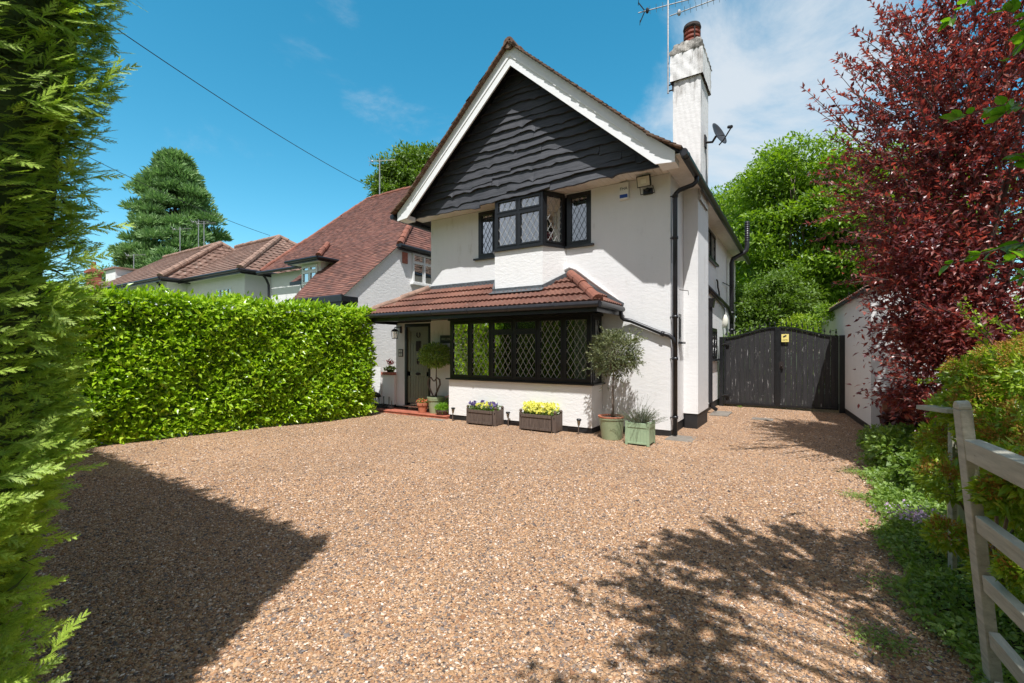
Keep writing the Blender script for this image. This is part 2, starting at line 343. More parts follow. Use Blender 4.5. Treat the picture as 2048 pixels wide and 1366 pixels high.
M['sage'] = plain('sage_green_paint', (.185, .205, .145), .4, 0, .06, 5, .04)
M['sagepot'] = plain('sage_glazed_pot', (.27, .32, .19), .32, 0, .12, 6, .06, 20)
M['sagebox'] = plain('pale_green_paint', (.30, .40, .25), .5, 0, .12, 6, .15, 30)
M['terra'] = plain('terracotta', (.46, .165, .09), .8, 0, .25, 9, .2, 60)
M['pot_red'] = plain('red_clay_chimney_pot', (.24, .06, .035), .7, 0, .35, 9, .3, 50)
M['soot'] = plain('sooty_clay', (.03, .02, .016), .9, 0, .4, 9, .3, 50)
M['brick'] = plain('red_brick', (.38, .13, .085), .85, 0, .35, 16, .5, 50)
M['quarry'] = plain('quarry_tile_step', (.40, .125, .075), .6, 0, .35, 8, .2, 40)
M['stone'] = plain('grey_paving_stone', (.20, .175, .145), .85, 0, .25, 10, .4, 50)
M['white'] = plain('white_frame_paint', (.78, .78, .76), .4, 0, .05, 5, 0)
M['cream'] = plain('cream_casing', (.72, .70, .60), .45, 0, .05, 5, 0)
M['lead'] = plain('window_lead', (.40, .40, .38), .45, .2, .15, 20, 0)
M['leadd'] = plain('dark_window_lead', (.09, .11, .13), .5, .3, .15, 20, 0)
M['metal'] = plain('galvanised_steel', (.42, .42, .42), .45, .8, .25, 20, 0)
M['steel'] = plain('brushed_steel_cap', (.55, .52, .47), .3, .9, .1, 20, 0)
M['dish'] = plain('dark_grey_dish', (.03, .033, .038), .5, .1, .1, 5, 0)
M['iron'] = plain('rusty_dark_iron', (.028, .021, .019), .7, .3, .4, 30, .3, 60)
M['curtain'] = plain('pale_net_curtain', (.55, .56, .54), .9, 0, .1, 5, 0)
M['bluec'] = plain('blue_grey_blind', (.54, .56, .56), .8, 0, .06, 3, 0)
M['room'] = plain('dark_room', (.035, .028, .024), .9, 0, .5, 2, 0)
M['glass'] = glass_mat('window_glass'); M['glass_l'] = glass_mat('clear_lamp_glass', (.85, .84, .78), .6)
M['bark'] = wood('bark', (.10, .075, .055), (.20, .155, .12), None, (8, 8, 2), .9, bs=.9)
M['barkd'] = wood('dark_purple_bark', (.06, .042, .036), (.145, .105, .085), None, (8, 8, 2), .9, bs=.8)
M['soil'] = plain('dark_soil', (.040, .028, .019), .95, 0, .4, 14, .9, 40)
M['gravel'] = gravel_mat(); M['stonechip'] = stone_mat()
M['yellow'] = plain('yellow_sign', (.82, .70, .22), .5, 0, .06, 5, 0); M['ink'] = plain('black_ink', (.02, .02, .03), .6, 0, 0, 5, 0)
M['blue'] = plain('blue_stripe', (.01, .06, .33), .5, 0, 0, 5, 0); M['offw'] = plain('off_white_lettering', (.55, .55, .5), .6, 0, 0, 5, 0)
M['slate'] = plain('slate_plate', (.03, .03, .032), .5, 0, .2, 20, 0)
M['grass'] = plain('rough_grass', (.06, .10, .025), .9, 0, .4, 2, .8, 30)
M['lawn'] = M['grass']
M['asph'] = plain('asphalt', (.055, .053, .052), .9, 0, .2, 5, .6, 90)
M['led'] = plain('led_lens', (.62, .58, .48), .3, 0, .04, 5, 0)
M['l_laurel'] = leaf_mat('laurel_leaf', [(.06,.12,.008), (.15,.28,.010), (.29,.47,.016), (.40,.57,.03), (.56,.62,.08)], .30, .36, (1.5,1.5,.5))
M['l_conif'] = leaf_mat('conifer_spray', [(.15,.23,.035), (.27,.40,.05), (.42,.56,.08), (.56,.68,.15)], .5, .48, (1.3,1.4,.6))
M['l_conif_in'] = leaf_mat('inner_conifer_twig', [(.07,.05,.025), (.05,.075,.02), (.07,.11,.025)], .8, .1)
M['l_plum'] = leaf_mat('purple_leaf', [(.055,.022,.032), (.105,.032,.042), (.19,.056,.055), (.33,.11,.085), (.52,.27,.20)], .34, .42, (1.7,.75,.6), .6)
M['l_green'] = leaf_mat('bright_tree_leaf', [(.06,.125,.010), (.12,.22,.014), (.20,.32,.022), (.30,.42,.04)], .42, .40, (1.5,1.6,.5), patch=.35)
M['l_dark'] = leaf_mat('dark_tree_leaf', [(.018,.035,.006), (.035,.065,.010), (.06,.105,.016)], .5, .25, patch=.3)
M['l_seq'] = leaf_mat('blue_green_conifer', [(.06,.13,.05), (.14,.25,.09), (.24,.38,.14), (.34,.48,.19)], .6, .2, (1.2,1.4,.9), patch=.4)
M['l_oak'] = leaf_mat('mid_tree_leaf', [(.06,.12,.012), (.11,.19,.02), (.17,.26,.03)], .5, .35, patch=.3)
M['l_lime'] = leaf_mat('broad_green_leaf', [(.05,.13,.012), (.10,.21,.016), (.18,.31,.03)], .32, .5, (1.5,1.7,.45))
M['l_olive'] = leaf_mat('olive_leaf', [(.06,.085,.04), (.11,.14,.06), (.19,.21,.10), (.27,.26,.10)], .45, .2)
M['l_bay'] = leaf_mat('bay_leaf', [(.08,.16,.025), (.17,.29,.045), (.29,.40,.08), (.50,.56,.22)], .4, .25)
M['l_lav'] = leaf_mat('lavender_leaf', [(.12,.075,.06), (.10,.12,.07), (.17,.20,.13), (.20,.13,.12)], .7, .15)
M['l_shrub'] = leaf_mat('golden_shrub_leaf', [(.11,.20,.014), (.20,.31,.02), (.32,.42,.035), (.47,.52,.07)], .38, .35)
M['l_rust'] = leaf_mat('rusty_flower_head', [(.24,.11,.02), (.38,.19,.03), (.48,.31,.06)], .8, .2)
M['l_cover'] = leaf_mat('ground_cover_leaf', [(.08,.14,.03), (.15,.245,.05), (.24,.35,.08), (.34,.44,.12)], .45, .4)
M['l_heuch'] = leaf_mat('heuchera_leaf', [(.045,.022,.022), (.09,.035,.03), (.17,.06,.045)], .4, .25, (1.6,.7,.6))
M['l_grassy'] = leaf_mat('fresh_grass_leaf', [(.12,.26,.02), (.20,.38,.03), (.28,.45,.05)], .5, .4)
M['f_yellow'] = leaf_mat('yellow_petal', [(.72,.70,.09), (.80,.78,.14), (.84,.84,.30)], .6, .3, (1.1,1.1,.7))
M['f_violet'] = leaf_mat('violet_petal', [(.07,.04,.16), (.12,.08,.28), (.25,.20,.42)], .6, .3, (1,1,1))
M['f_orange'] = leaf_mat('orange_petal', [(.50,.07,.03), (.68,.15,.06), (.75,.30,.15)], .6, .3, (1.1,1,1))
M['f_red'] = leaf_mat('red_petal', [(.42,.01,.02), (.55,.03,.04)], .6, .2, (1,1,1))
M['f_lilac'] = leaf_mat('lilac_petal', [(.45,.28,.45), (.60,.42,.58), (.30,.30,.50)], .6, .3, (1,1,1))

# ------------------------------------------------------------- building helpers
def wall_panel(mb, O, u, n, W, z0, z1, holes=(), t=.14):
    """flat wall with openings; O = start point on the outer face, u along it, n outward"""
    O, u, n = np.array(O, float), np.array(u, float), np.array(n, float)
    xs = sorted({0, W, *[h[0] for h in holes], *[h[1] for h in holes]}); zs = sorted({z0, z1, *[h[2] for h in holes], *[h[3] for h in holes]})
    for i in range(len(xs)-1):
        for j in range(len(zs)-1):
            cx, cz = (xs[i]+xs[i+1])/2, (zs[j]+zs[j+1])/2
            if any(h[0] < cx < h[1] and h[2] < cz < h[3] for h in holes): continue
            c = O + u*cx - n*t/2; c[2] = cz
            mb.obox(c, u*(xs[i+1]-xs[i])/2, n*t/2, (0, 0, (zs[j+1]-zs[j])/2))
def window(parent, O, u, n, z0, z1, lights, fmat, lmat=None, dx=.115, dz=.2, fw=.05, gw=.028, sill=None, name='window', depth=.07, lead_top=True, georgian=None):
    """lights: list of (x0, x1, transom z or None); each becomes a glazed light with its own pane and leading"""
    O, u, n = np.array(O, float), np.array(u, float), np.array(n, float)
    def P(x, z, d): q = O + u*x + n*d; return np.array((q[0], q[1], z))
    def rect(mb, x0, x1, a, b, d0, d1): mb.obox((P(x0, a, d0)+P(x1, b, d1))/2, u*(x1-x0)/2, n*(d1-d0)/2, (0, 0, (b-a)/2))
    fr = MB(); X0, X1 = lights[0][0], lights[-1][1]
    rect(fr, X0, X1, z1-fw, z1, -depth/2, depth/2); rect(fr, X0, X1, z0, z0+fw, -depth/2, depth/2)
    rect(fr, X0, X0+fw, z0+fw, z1-fw, -depth/2, depth/2); rect(fr, X1-fw, X1, z0+fw, z1-fw, -depth/2, depth/2)
    for a, b in zip(lights[:-1], lights[1:]): rect(fr, a[1]-fw/2, a[1]+fw/2, z0+fw, z1-fw, -depth/2, depth/2)
    cells = []
    for i, (x0, x1, tz) in enumerate(lights):
        a = x0 + (fw if i == 0 else fw/2); b = x1 - (fw if i == len(lights)-1 else fw/2)
        if tz: rect(fr, a, b, tz-fw/2, tz+fw/2, -depth/2, depth/2); cells += [(a, b, z0+fw, tz-fw/2, True), (a, b, tz+fw/2, z1-fw, lead_top)]
        else: cells.append((a, b, z0+fw, z1-fw, True))
    for a, b, c, e, _ in cells:    # casement rails, proud of the frame
        s = depth/2 - .012; q = s + .022
        rect(fr, a, b, e-gw, e, s, q); rect(fr, a, b, c, c+gw, s, q); rect(fr, a, a+gw, c+gw, e-gw, s, q); rect(fr, b-gw, b, c+gw, e-gw, s, q)
        if georgian:
            for k in range(1, georgian[0]): xx = a+(b-a)*k/georgian[0]; rect(fr, xx-.012, xx+.012, c+gw, e-gw, 0, .02)
            for k in range(1, georgian[1]): zz = c+(e-c)*k/georgian[1]; rect(fr, a+gw, b-gw, zz-.012, zz+.012, 0, .018)
    if sill: rect(fr, X0-min(.07, (X1-X0)*.12), X1+min(.07, (X1-X0)*.12), z0-sill, z0-.003, -depth/2, depth/2+.07)
    w = fr.build(name, fmat, parent)
    for a, b, c, e, led in cells:
        pn = MB(); rect(pn, a+gw*.5, b-gw*.5, c+gw*.5, e-gw*.5, .008, .012); pn.build('pane', M['glass'], w)
        if lmat is None or not led: continue
        ll = MB(); x0, x1, a0, a1 = a+gw, b-gw, c+gw, e-gw; s = dz/dx; hw = .0025
        ph = (x1-x0)/2 % dx
        k = -int((a1-a0)/dz)-2
        while k*dx < (x1-x0)+ (a1-a0)/s + 2*dx:
            for sg in (1, -1):
                # line z = a0 + s*(x-x0-ph-k*dx)  (sg=1)   or   z = a0 - s*(x-x0-ph-k*dx)  (sg=-1)
                xa = x0+ph+k*dx
                if sg == 1: lo, hi = max(x0, xa), min(x1, xa+(a1-a0)/s)
                else: lo, hi = max(x0, xa-(a1-a0)/s), min(x1, xa)
                if hi-lo > .004:
                    za, zb = a0+sg*s*(lo-xa), a0+sg*s*(hi-xa)
                    ll.bar(P(lo, za, .017), P(hi, zb, .017), hw*2, .005, up=n)
            k += 1
        ll.build('lead_lattice', lmat, w)
    return w
def tiled_slope(mb, O, U, V, T, left, right, expo, thick=.02, wave=0, wl=.15, jit=0.0, over=.02, t0=0, verge=0):
    """courses of tiles on a plane. left/right give the plane's edges at slope distance t"""
    O, U, V = np.array(O, float), np.array(U, float), np.array(V, float); U /= np.linalg.norm(U); V /= np.linalg.norm(V); Nn = np.cross(U, V)
    if Nn[2] < 0: Nn = -Nn
    k = 0; t = t0
    while t < T-1e-6:
        ta, tb = t, min(t+expo+over, T)
        la, ra, lb, rb = left(ta), right(ta), left(min(tb, T)), right(min(tb, T))
        W = max(ra-la, rb-lb)
        if W < .02: t += expo; k += 1; continue
        if wave: nc = max(3, int(W/(wl/8)))
        elif jit: nc = max(2, int(W/.165)*2)
        else: nc = 2
        s = np.linspace(0, 1, nc)
        ua = la+(ra-la)*s; ub = lb+(rb-lb)*s
        wa = wave*np.sin(2*np.pi*ua/wl) if wave else np.zeros(nc); wb = wave*np.sin(2*np.pi*ub/wl) if wave else np.zeros(nc)
        jt = np.repeat(RNG.normal(0, jit, (nc+1)//2), 2)[:nc] if jit else 0
        jr = np.repeat(RNG.normal(0, jit*1.6, (nc+1)//2), 2)[:nc] if jit else 0
        vg = RNG.normal(0, verge) if verge else 0
        def row(uu, tt, h): return O[None]+uu[:, None]*U[None]+(tt*np.ones(nc))[:, None]*V[None]+(h*np.ones(nc))[:, None]*Nn[None]
        ua2 = ua.copy(); ub2 = ub.copy()
        if verge: ua2[0] += vg; ub2[0] += vg; ua2[-1] += vg; ub2[-1] += vg
        rows = np.stack([row(ua2, ta+jr, -.004+wa*.3), row(ua2, ta+jr, thick+wa+jt), row(ub2, tb, .004+wb)])
        uv = np.stack([np.stack([ua, np.full(nc, ta+expo*.05)], 1), np.stack([ua, np.full(nc, ta+expo*.1)], 1), np.stack([ub, np.full(nc, ta+expo*.95)], 1)])
        mb.grid(rows, uv)
        t += expo; k += 1
def caps(mb, p, q, r, seg=.33, n=10, sag=0):
    p, q = np.array(p, float), np.array(q, float); L = np.linalg.norm(q-p); m = max(1, int(round(L/seg)))
    for i in range(m):
        a = p+(q-p)*i/m; b = p+(q-p)*min(1, (i+1.08)/m); j = RNG.normal(0, .006, 3)
        mb.tube([a+j, b+j], [r*1.05, r*.94], n)
def fan(mb, poly): mb.add(poly, [tuple(range(len(poly)))])

# ------------------------------------------------------------- ground
def fbm(x, y):
    return (np.sin(x*1.3+.4)*np.cos(y*1.1-.7)*.5+np.sin(x*2.9+y*1.7)*.25+np.cos(y*3.7-x*2.2+1)*.15)
g = MB(); g.add([(-250,-250,-.03),(250,-250,-.03),(250,250,-.03),(-250,250,-.03)], [(0,1,2,3)])
g.build('ground', M['grass'], kind='structure')
def gz(x, y): return .012*fbm(np.asarray(x)*1.2, np.asarray(y)*1.2)
gx = np.linspace(-7.6, 2.95, 160); gy = np.linspace(-12.5, 6.2, 260)
XX, YY = np.meshgrid(gx, gy); g = MB(); g.grid(np.stack([XX, YY, gz(XX, YY)], -1)); g.build('gravel_driveway', M['gravel'], kind='structure', smooth=True)
g = MB(); g.box(-60, 60, -17.5, -12.5, -.06, -.012); g.build('road', M['asph'], kind='structure')
by = np.linspace(-10, 2.15, 50); bx_ = np.interp(by, [-6.5, -5.1, -4.6, -3.9, -2.8, -.9, .6, 1.85], [2.62, 2.52, 2.48, 2.46, 2.52, 2.60, 2.72, 2.86])+.03*np.sin(by*6)
g = MB(); P = np.zeros((3, 50, 3)); P[..., 1] = by[None]; P[0, :, 0] = bx_; P[1, :, 0] = bx_+.12; P[2, :, 0] = 8; P[0, :, 2] = -.02; P[1:, :, 2] = .03; g.grid(P); g.build('planting_bed', M['soil'], kind='structure', smooth=True)
# loose stones lying on the drive, thickest near the camera
def stones(cnt, lo, hi, szm):
    d = lo+(hi-lo)*RNG.random(cnt)**.9; a = RNG.uniform(-1.2, 1.2, cnt)
    s_, c_ = .5361, .8441; X = 1.8464+d*(a*c_-s_); Y = -7.8627+d*(a*s_+c_)
    k = (X > -7.2) & (X < 2.75) & (Y < 4.9) & ~((X < .35) & (Y > -.55)) & ~((X < -4.45) & (Y > -.62)) & ~((X>2.5)&(Y<.5)&(RNG.random(cnt)<.6))
    X, Y = X[k], Y[k]; n = len(X)
    base = np.array([(1,0,0),(0,1,0),(-1,0,0),(0,-1,0),(0,0,1),(0,0,-1),(.7,.7,.3),(-.7,-.65,.35)], float)[:6]
    f = np.array([(0,1,4),(1,2,4),(2,3,4),(3,0,4),(1,0,5),(2,1,5),(3,2,5),(0,3,5)])
    V = np.repeat(base[None], n, 0)*RNG.uniform(.65, 1.3, (n, 6, 1)); V += RNG.normal(0, .16, V.shape)
    sz = szm*RNG.lognormal(0, .33, n); V *= sz[:, None, None]*np.array([1, .8, .55])
    th = RNG.uniform(0, 6.28, n); ct, st = np.cos(th)[:, None], np.sin(th)[:, None]
    x, y = V[..., 0]*ct-V[..., 1]*st, V[..., 0]*st+V[..., 1]*ct
    z = V[..., 2]+x*RNG.normal(0, .25, (n, 1))
    V = np.stack([x+X[:, None], y+Y[:, None], z+gz(X, Y)[:, None]+.002], -1)
    F = f[None]+(np.arange(n)*6)[:, None, None]
    return V.reshape(-1, 3), F.reshape(-1, 3)
m = MB(); m.add(*stones(170000, 1.3, 5.2, .0076)); m.add(*stones(90000, 4.6, 11.5, .0085))
m.build('gravel_stones', M['stonechip'], kind='stuff')

# ------------------------------------------------------------- the house
house = thing('house', 'white rendered house with black timber gable, leaded bay windows and tall white chimney', 'house', (-2.7, 4.4, 0))
ZS = 4.42; XL = -5.36; YB = 8.95
w = MB()
wall_panel(w, (XL, 0, 0), (1,0,0), (0,-1,0), -XL, 2.1, ZS, [(1.36, 3.94, 3.40, 4.40)])
wall_panel(w, (-6.5, 0, 0), (1,0,0), (0,-1,0), 6.5, .10, 2.1, [(.30, 1.12, .10, 2.07), (2.22, 5.22, .86, 2.1)])
w.build('front_wall', M['wall'], house)
w = MB()
wall_panel(w, (0, 0.1405, 0), (0,1,0), (1,0,0), YB-.1405, .17, ZS, [(.45, .66, 1.59, 2.1), (3.2, 4.61, 3.62, 4.36), (4.06, 4.86, 1.22, 2.0)])
w.build('side_wall', M['wall'], house)
w = MB(); wall_panel(w, (-6.5, .1405, 0), (0,1,0), (-1,0,0), 3, .10, 2.1); wall_panel(w, (XL, 2.9, 0), (0,1,0), (-1,0,0), YB-2.9, .1, ZS); wall_panel(w, (XL, .1405, 0), (0,1,0), (-1,0,0), 2.75, 2.1, ZS)
wall_panel(w, (XL+.1405, YB, 0), (1,0,0), (0,1,0), -XL-.281, .1, ZS); w.build('rear_walls', M['wall'], house)
# plinth
for q in ((-6.49, -6.2, .006, .12, -.05, .10), (-5.38, -4.38, .006, .12, -.05, .10), (-1.1, .004, .006, .14, -.05, .10), (-.13, -.008, .145, YB, -.05, .17)): MB().box(*q).build('plinth', M['plinth'], house)
# dark rooms behind the glass
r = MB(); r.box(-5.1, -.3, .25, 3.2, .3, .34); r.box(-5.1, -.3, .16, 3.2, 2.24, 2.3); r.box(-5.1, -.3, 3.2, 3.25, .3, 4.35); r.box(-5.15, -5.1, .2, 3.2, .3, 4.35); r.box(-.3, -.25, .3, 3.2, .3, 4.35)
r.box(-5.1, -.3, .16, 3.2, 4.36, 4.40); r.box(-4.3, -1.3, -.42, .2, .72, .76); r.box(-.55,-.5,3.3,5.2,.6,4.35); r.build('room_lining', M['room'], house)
# ----- lower bay
b = MB(); BX0, BX1, BY = -4.40, -1.20, -.50
b.box(BX0, BX1, BY, BY+.12, .10, .835); b.box(BX1-.12, BX1, BY+.12, -.003, .10, .835); b.box(BX0, BX0+.12, BY+.12, -.003, .10, .835)
b.build('bay_wall', M['wall_bay'], house)
b = MB(); b.box(BX0+.012, BX1-.012, BY+.014, BY+.11, -.05, .10); b.box(BX1-.11, BX1-.014, BY+.11, .0, -.05, .10); b.build('bay_plinth', M['plinth'], house)
v = MB()
for x in (-3.4, -2.75, -2.0, -1.55): v.box(x-.11, x+.11, BY+.004, BY+.02, .015, .07)
for x in (-3.4, -2.75, -2.0, -1.55):
    for k in range(3): v.box(x-.10, x+.10, BY-.002, BY+.006, .022+k*.017, .028+k*.017)
v.build('air_brick', M['iron'], house)
b = MB(); b.box(BX0-.05, BX1+.06, BY-.055, .0-.002, .836, .862); b.build('bay_sill', M['black'], house)
pitch = (BX1-BX0-.04)/6; lw = []
for i in range(6): lw.append((i*pitch, (i+1)*pitch, 1.80 if i in (2, 3) else None))
window(house, (BX0+.02, BY+.045, 0), (1,0,0), (0,-1,0), .864, 2.06, lw, M['black'], M['lead'], .122, .198, name='bay_window', lead_top=False)
window(house, (BX1-.045, BY+.085, 0), (0,1,0), (1,0,0), .864, 2.06, [(0, .40, None)], M['black'], M['lead'], .12, .2, name='bay_window')
b = MB(); b.box(BX0-.02, BX1+.02, BY-.02, -.002, 2.062, 2.10); b.build('bay_head', M['black'], house)
# curtains inside the lower bay
def drape(x0, x1, y, z0, z1, amp=.022, wl=.075, name='curtain', mat=None):
    n = int((x1-x0)/wl*8)+2; xs = np.linspace(x0, x1, n); zs = np.linspace(z0, z1, 5)
    P = np.zeros((5, n, 3)); P[..., 0] = xs[None]; P[..., 2] = zs[:, None]; P[..., 1] = y+amp*np.sin(2*np.pi*xs/wl+np.sin(xs*9))[None]*(1.15-.1*np.arange(5)[:, None])
    m = MB(); m.grid(P); return m.build(name, mat or M['curtain'], house, smooth=True)
drape(-4.20, -3.95, -.34, .87, 2.05); drape(-1.62, -1.34, -.34, .87, 2.05)
c = MB(); c.obox((-4.27, -.36, 1.12), (.03, 0, 0), (0, .02, 0), (.02, 0, .26)); c.obox((-4.13, -.36, 1.12), (.02, 0, 0), (0, .02, 0), (-.03, 0, .26)); c.build('window_ornament', M['brownbox'], house)
# ----- upper bay
UX0, UX1, UY = -3.25, -2.18, -.47; WX0, WX1 = -3.52, -1.93
def stub(z0, z1, y=0, ins=0):
    return [(WX0+ins, .0-.002, z0), (UX0+ins*.6, UY+ins, z0), (UX1-ins*.6, UY+ins, z0), (WX1-ins, -.002, z0)], (0,0,0), (0,0,z1-z0)
s = MB(); pl, a, q = stub(2.28, 3.375); s.prism(pl, a, q); s.build('upper_bay_wall', M['wall_bay'], house)
s = MB(); pl = [(WX0-.02, .0-.002, 3.376), (UX0-.03, UY-.045, 3.376), (UX1+.03, UY-.045, 3.376), (WX1+.02, -.002, 3.376)]; s.prism(pl, (0,0,0), (0,0,.035))
s.box(-4.10, WX0+.02, -.06, -.001, 3.372, 3.408); s.box(WX1+.01, -1.36, -.06, -.001, 3.372, 3.408); s.build('upper_bay_sill', M['black'], house)
hw = (UX1-UX0)/2
window(house, (UX0, UY+.04, 0), (1,0,0), (0,-1,0), 3.412, 4.405, [(0, hw, 4.10), (hw, 2*hw, 4.10)], M['black'], M['lead'], .13, .21, name='upper_bay_window')
for (pa, pb) in (((UX1, UY), (WX1, 0)), ((WX0, 0), (UX0, UY))):
    d = np.array((pb[0]-pa[0], pb[1]-pa[1], 0.)); L_ = np.linalg.norm(d); d /= L_; nn = np.array((d[1], -d[0], 0))
    window(house, np.array((pa[0], pa[1], 0))-nn*.04+d*.02, d, nn, 3.412, 4.405, [(0, L_-.04, None)], M['black'], M['lead'], .13, .21, name='upper_bay_window')
window(house, (WX1+.02, .03, 0), (1,0,0), (0,-1,0), 3.412, 4.398, [(0, .49, None)], M['black'], M['leadd'], .10, .19, name='upper_window', fw=.06)
window(house, (-4.0, .03, 0), (1,0,0), (0,-1,0), 3.412, 4.398, [(0, .46, None)], M['black'], M['leadd'], .10, .19, name='upper_window', fw=.06)
b = MB(); b.box(-3.98, -3.5, .10, .11, 3.42, 4.27); b.box(-1.9, -1.44, .10, .11, 3.42, 4.27); b.box(UX0+.05, UX1-.05, -.33, -.32, 3.42, 4.40); b.build('roller_blind', M['bluec'], house)
# ----- small windows of the side wall
window(house, (-.03, .59, 0), (0,1,0), (1,0,0), 1.60, 2.09, [(0, .21, None)], M['black'], None, sill=.04, name='side_window')
window(house, (-.03, 3.34, 0), (0,1,0), (1,0,0), 3.63, 4.35, [(0, .70, None), (.70, 1.41, None)], M['black'], M['lead'], .13, .2, sill=.06, name='side_window')
window(house, (-.03, 4.20, 0), (0,1,0), (1,0,0), 1.23, 1.99, [(0, .40, None), (.40, .80, None)], M['black'], M['lead'], .13, .2, sill=.05, name='side_window')
# ----- door
d = MB(); fx0, fx1 = -6.20, -5.38
d.box(fx0, fx0+.06, -.01, .11, .13, 2.07); d.box(fx1-.06, fx1, -.01, .11, .13, 2.07); d.box(fx0+.06, fx1-.06, -.01, .11, 2.0, 2.07); d.build('door_frame', M['black'], house)
door = MB(); door.box(fx0+.062, fx1-.062, .045, .10, .19, 1.998)
for x0, x1, z0, z1 in ((fx0+.062, fx1-.062, .19, .30), (fx0+.062, fx1-.062, .83, .94), (fx0+.062, fx1-.062, 1.89, 1.998), (fx0+.062, fx0+.15, .30, 1.89), (fx1-.15, fx1-.062, .30, 1.89)): door.box(x0, x1, .030, .0448, z0, z1)
nb = 6; px0, px1 = fx0+.16, fx1-.16
for i in range(nb):
    a = px0+(px1-px0)*i/nb; door.box(a+.004, px0+(px1-px0)*(i+1)/nb-.004, .036, .0448, .305, .825); door.box(a+.004, px0+(px1-px0)*(i+1)/nb-.004, .036, .0448, .945, 1.60)
door = door.build('door', M['sage'], house, bevel=.003)
k = MB(); k.box(-5.86, -5.72, .026, .034, 1.42, 1.66); k.build('door_glass', M['iron'], door)
k = MB(); k.tube([(-5.83+.0, .03, 1.86), (-5.845, .028, 1.80), (-5.82, .028, 1.755), (-5.79, .028, 1.745), (-5.76, .028, 1.755), (-5.735, .028, 1.80), (-5.75, .03, 1.86)], .010, 6); k.build('horseshoe', M['iron'], door)
k = MB(); k.lathe([(.0001, 0), (.055, .0), (.055, .012), (.0001, .016)], (0,0,0), 20); kk = k.V[0].copy(); k.V[0] = np.stack([kk[:,0]*1.5-5.79, .03-kk[:,2], kk[:,1]*.6+.885], 1); k.build('letter_plate', M['iron'], door)
k = MB(); k.ball((-5.79, .015, 1.22), .028, 8); k.tube([(-5.79, .02, 1.22), (-5.79, .0, 1.17), (-5.79, .01, 1.11)], [.018, .022, .012], 8); k.build('door_knocker', M['iron'], door)
k = MB(); k.box(fx0, fx1, -.07, .10, .10, .129); k.build('door_sill', M['steel'], house)
# ----- gable boarding: waney-edged boards, each course its own wavy lower edge
RX, RZ = -2.68, 6.93        # underside apex
def roof_under(x): return RZ-(abs(x-RX))*.914
gb = MB(); nco = 17; z_lo, z_hi = 4.36, 6.86; ex = (z_hi-z_lo)/nco
for k in range(nco):
    zt = z_lo+(k+1)*ex+.05; zb = z_lo+k*ex
    xs0 = RX-(RZ-zb)/.914-.02; xs1 = RX+(RZ-zb)/.914+.02
    xs0 = max(xs0, -5.60); xs1 = min(xs1, .27)
    cuts = [xs0]
    while cuts[-1] < xs1-1.2: cuts.append(cuts[-1]+random.uniform(1.3, 3.2))
    cuts = [c_ for c_ in cuts if c_ < xs1-.4]+[xs1]
    for a, b_ in zip(cuts[:-1], cuts[1:]):
        n = max(6, int((b_-a)/.035)); xs = np.linspace(a+.002, b_-.002, n); ph = random.uniform(0, 9); f1 = random.uniform(1.2, 2.6)
        wz = zb+.016*np.sin(xs*f1*1.3+ph)+.010*np.sin(xs*f1*3.1+ph*2)+.005*np.sin(xs*f1*9+ph)+.003*np.sin(xs*31+ph)+random.uniform(-.018, .018)+random.uniform(-.02, .02)*(xs-a)
        for _ in range(random.randint(0, 3)):
            c0 = random.uniform(a, b_); wz -= random.choice((-.02, .035, .05))*np.exp(-(np.abs(xs-c0)/random.uniform(.03, .09))**1.5)
        top = np.minimum(zt, np.maximum(roof_under(xs), 4.37)); bot = np.minimum(wz, top-.001)
        tilt = random.uniform(.020, .045); off = random.uniform(0, .005)
        fr = UY-.002-.012*np.clip((zt-top)/ex, 0, 1)-off; fb = UY-.012-tilt-off+.004*np.sin(xs*7+ph)
        P = np.zeros((3, n, 3)); P[:, :, 0] = xs
        P[0, :, 2] = bot; P[0, :, 1] = UY+.0; P[1, :, 2] = bot; P[1, :, 1] = fb; P[2, :, 2] = top; P[2, :, 1] = fr
        gb.grid(P)
        for e in (0, -1): gb.add([P[0, e], P[1, e], P[2, e], (P[2, e, 0], UY+.0, P[2, e, 2])], [(0, 1, 2, 3)])
gb.prism([(-5.62, UY+.006, 4.40), (.28, UY+.006, 4.40), (RX, UY+.006, RZ+.02)], (0,0,0), (0,.03,0))
gb.build('gable_boarding', M['boards'], house)
# ----- soffits
s = MB()
for i in range(59):
    x = -5.62+i*.1; s.box(x+.002, x+.0975, UY+.04, -.001, 4.424, 4.44)
s.build('gable_soffit', M['soffit'], house)
s = MB()
for i in range(94): s.box(.002, .33, -.46+.1*i+.002, -.46+.1*i+.0975, 4.405, 4.423)
s.box(-.001, .33, -.77, -.47, 4.38, 4.40); s.build('eaves_soffit', M['soffit'], house)
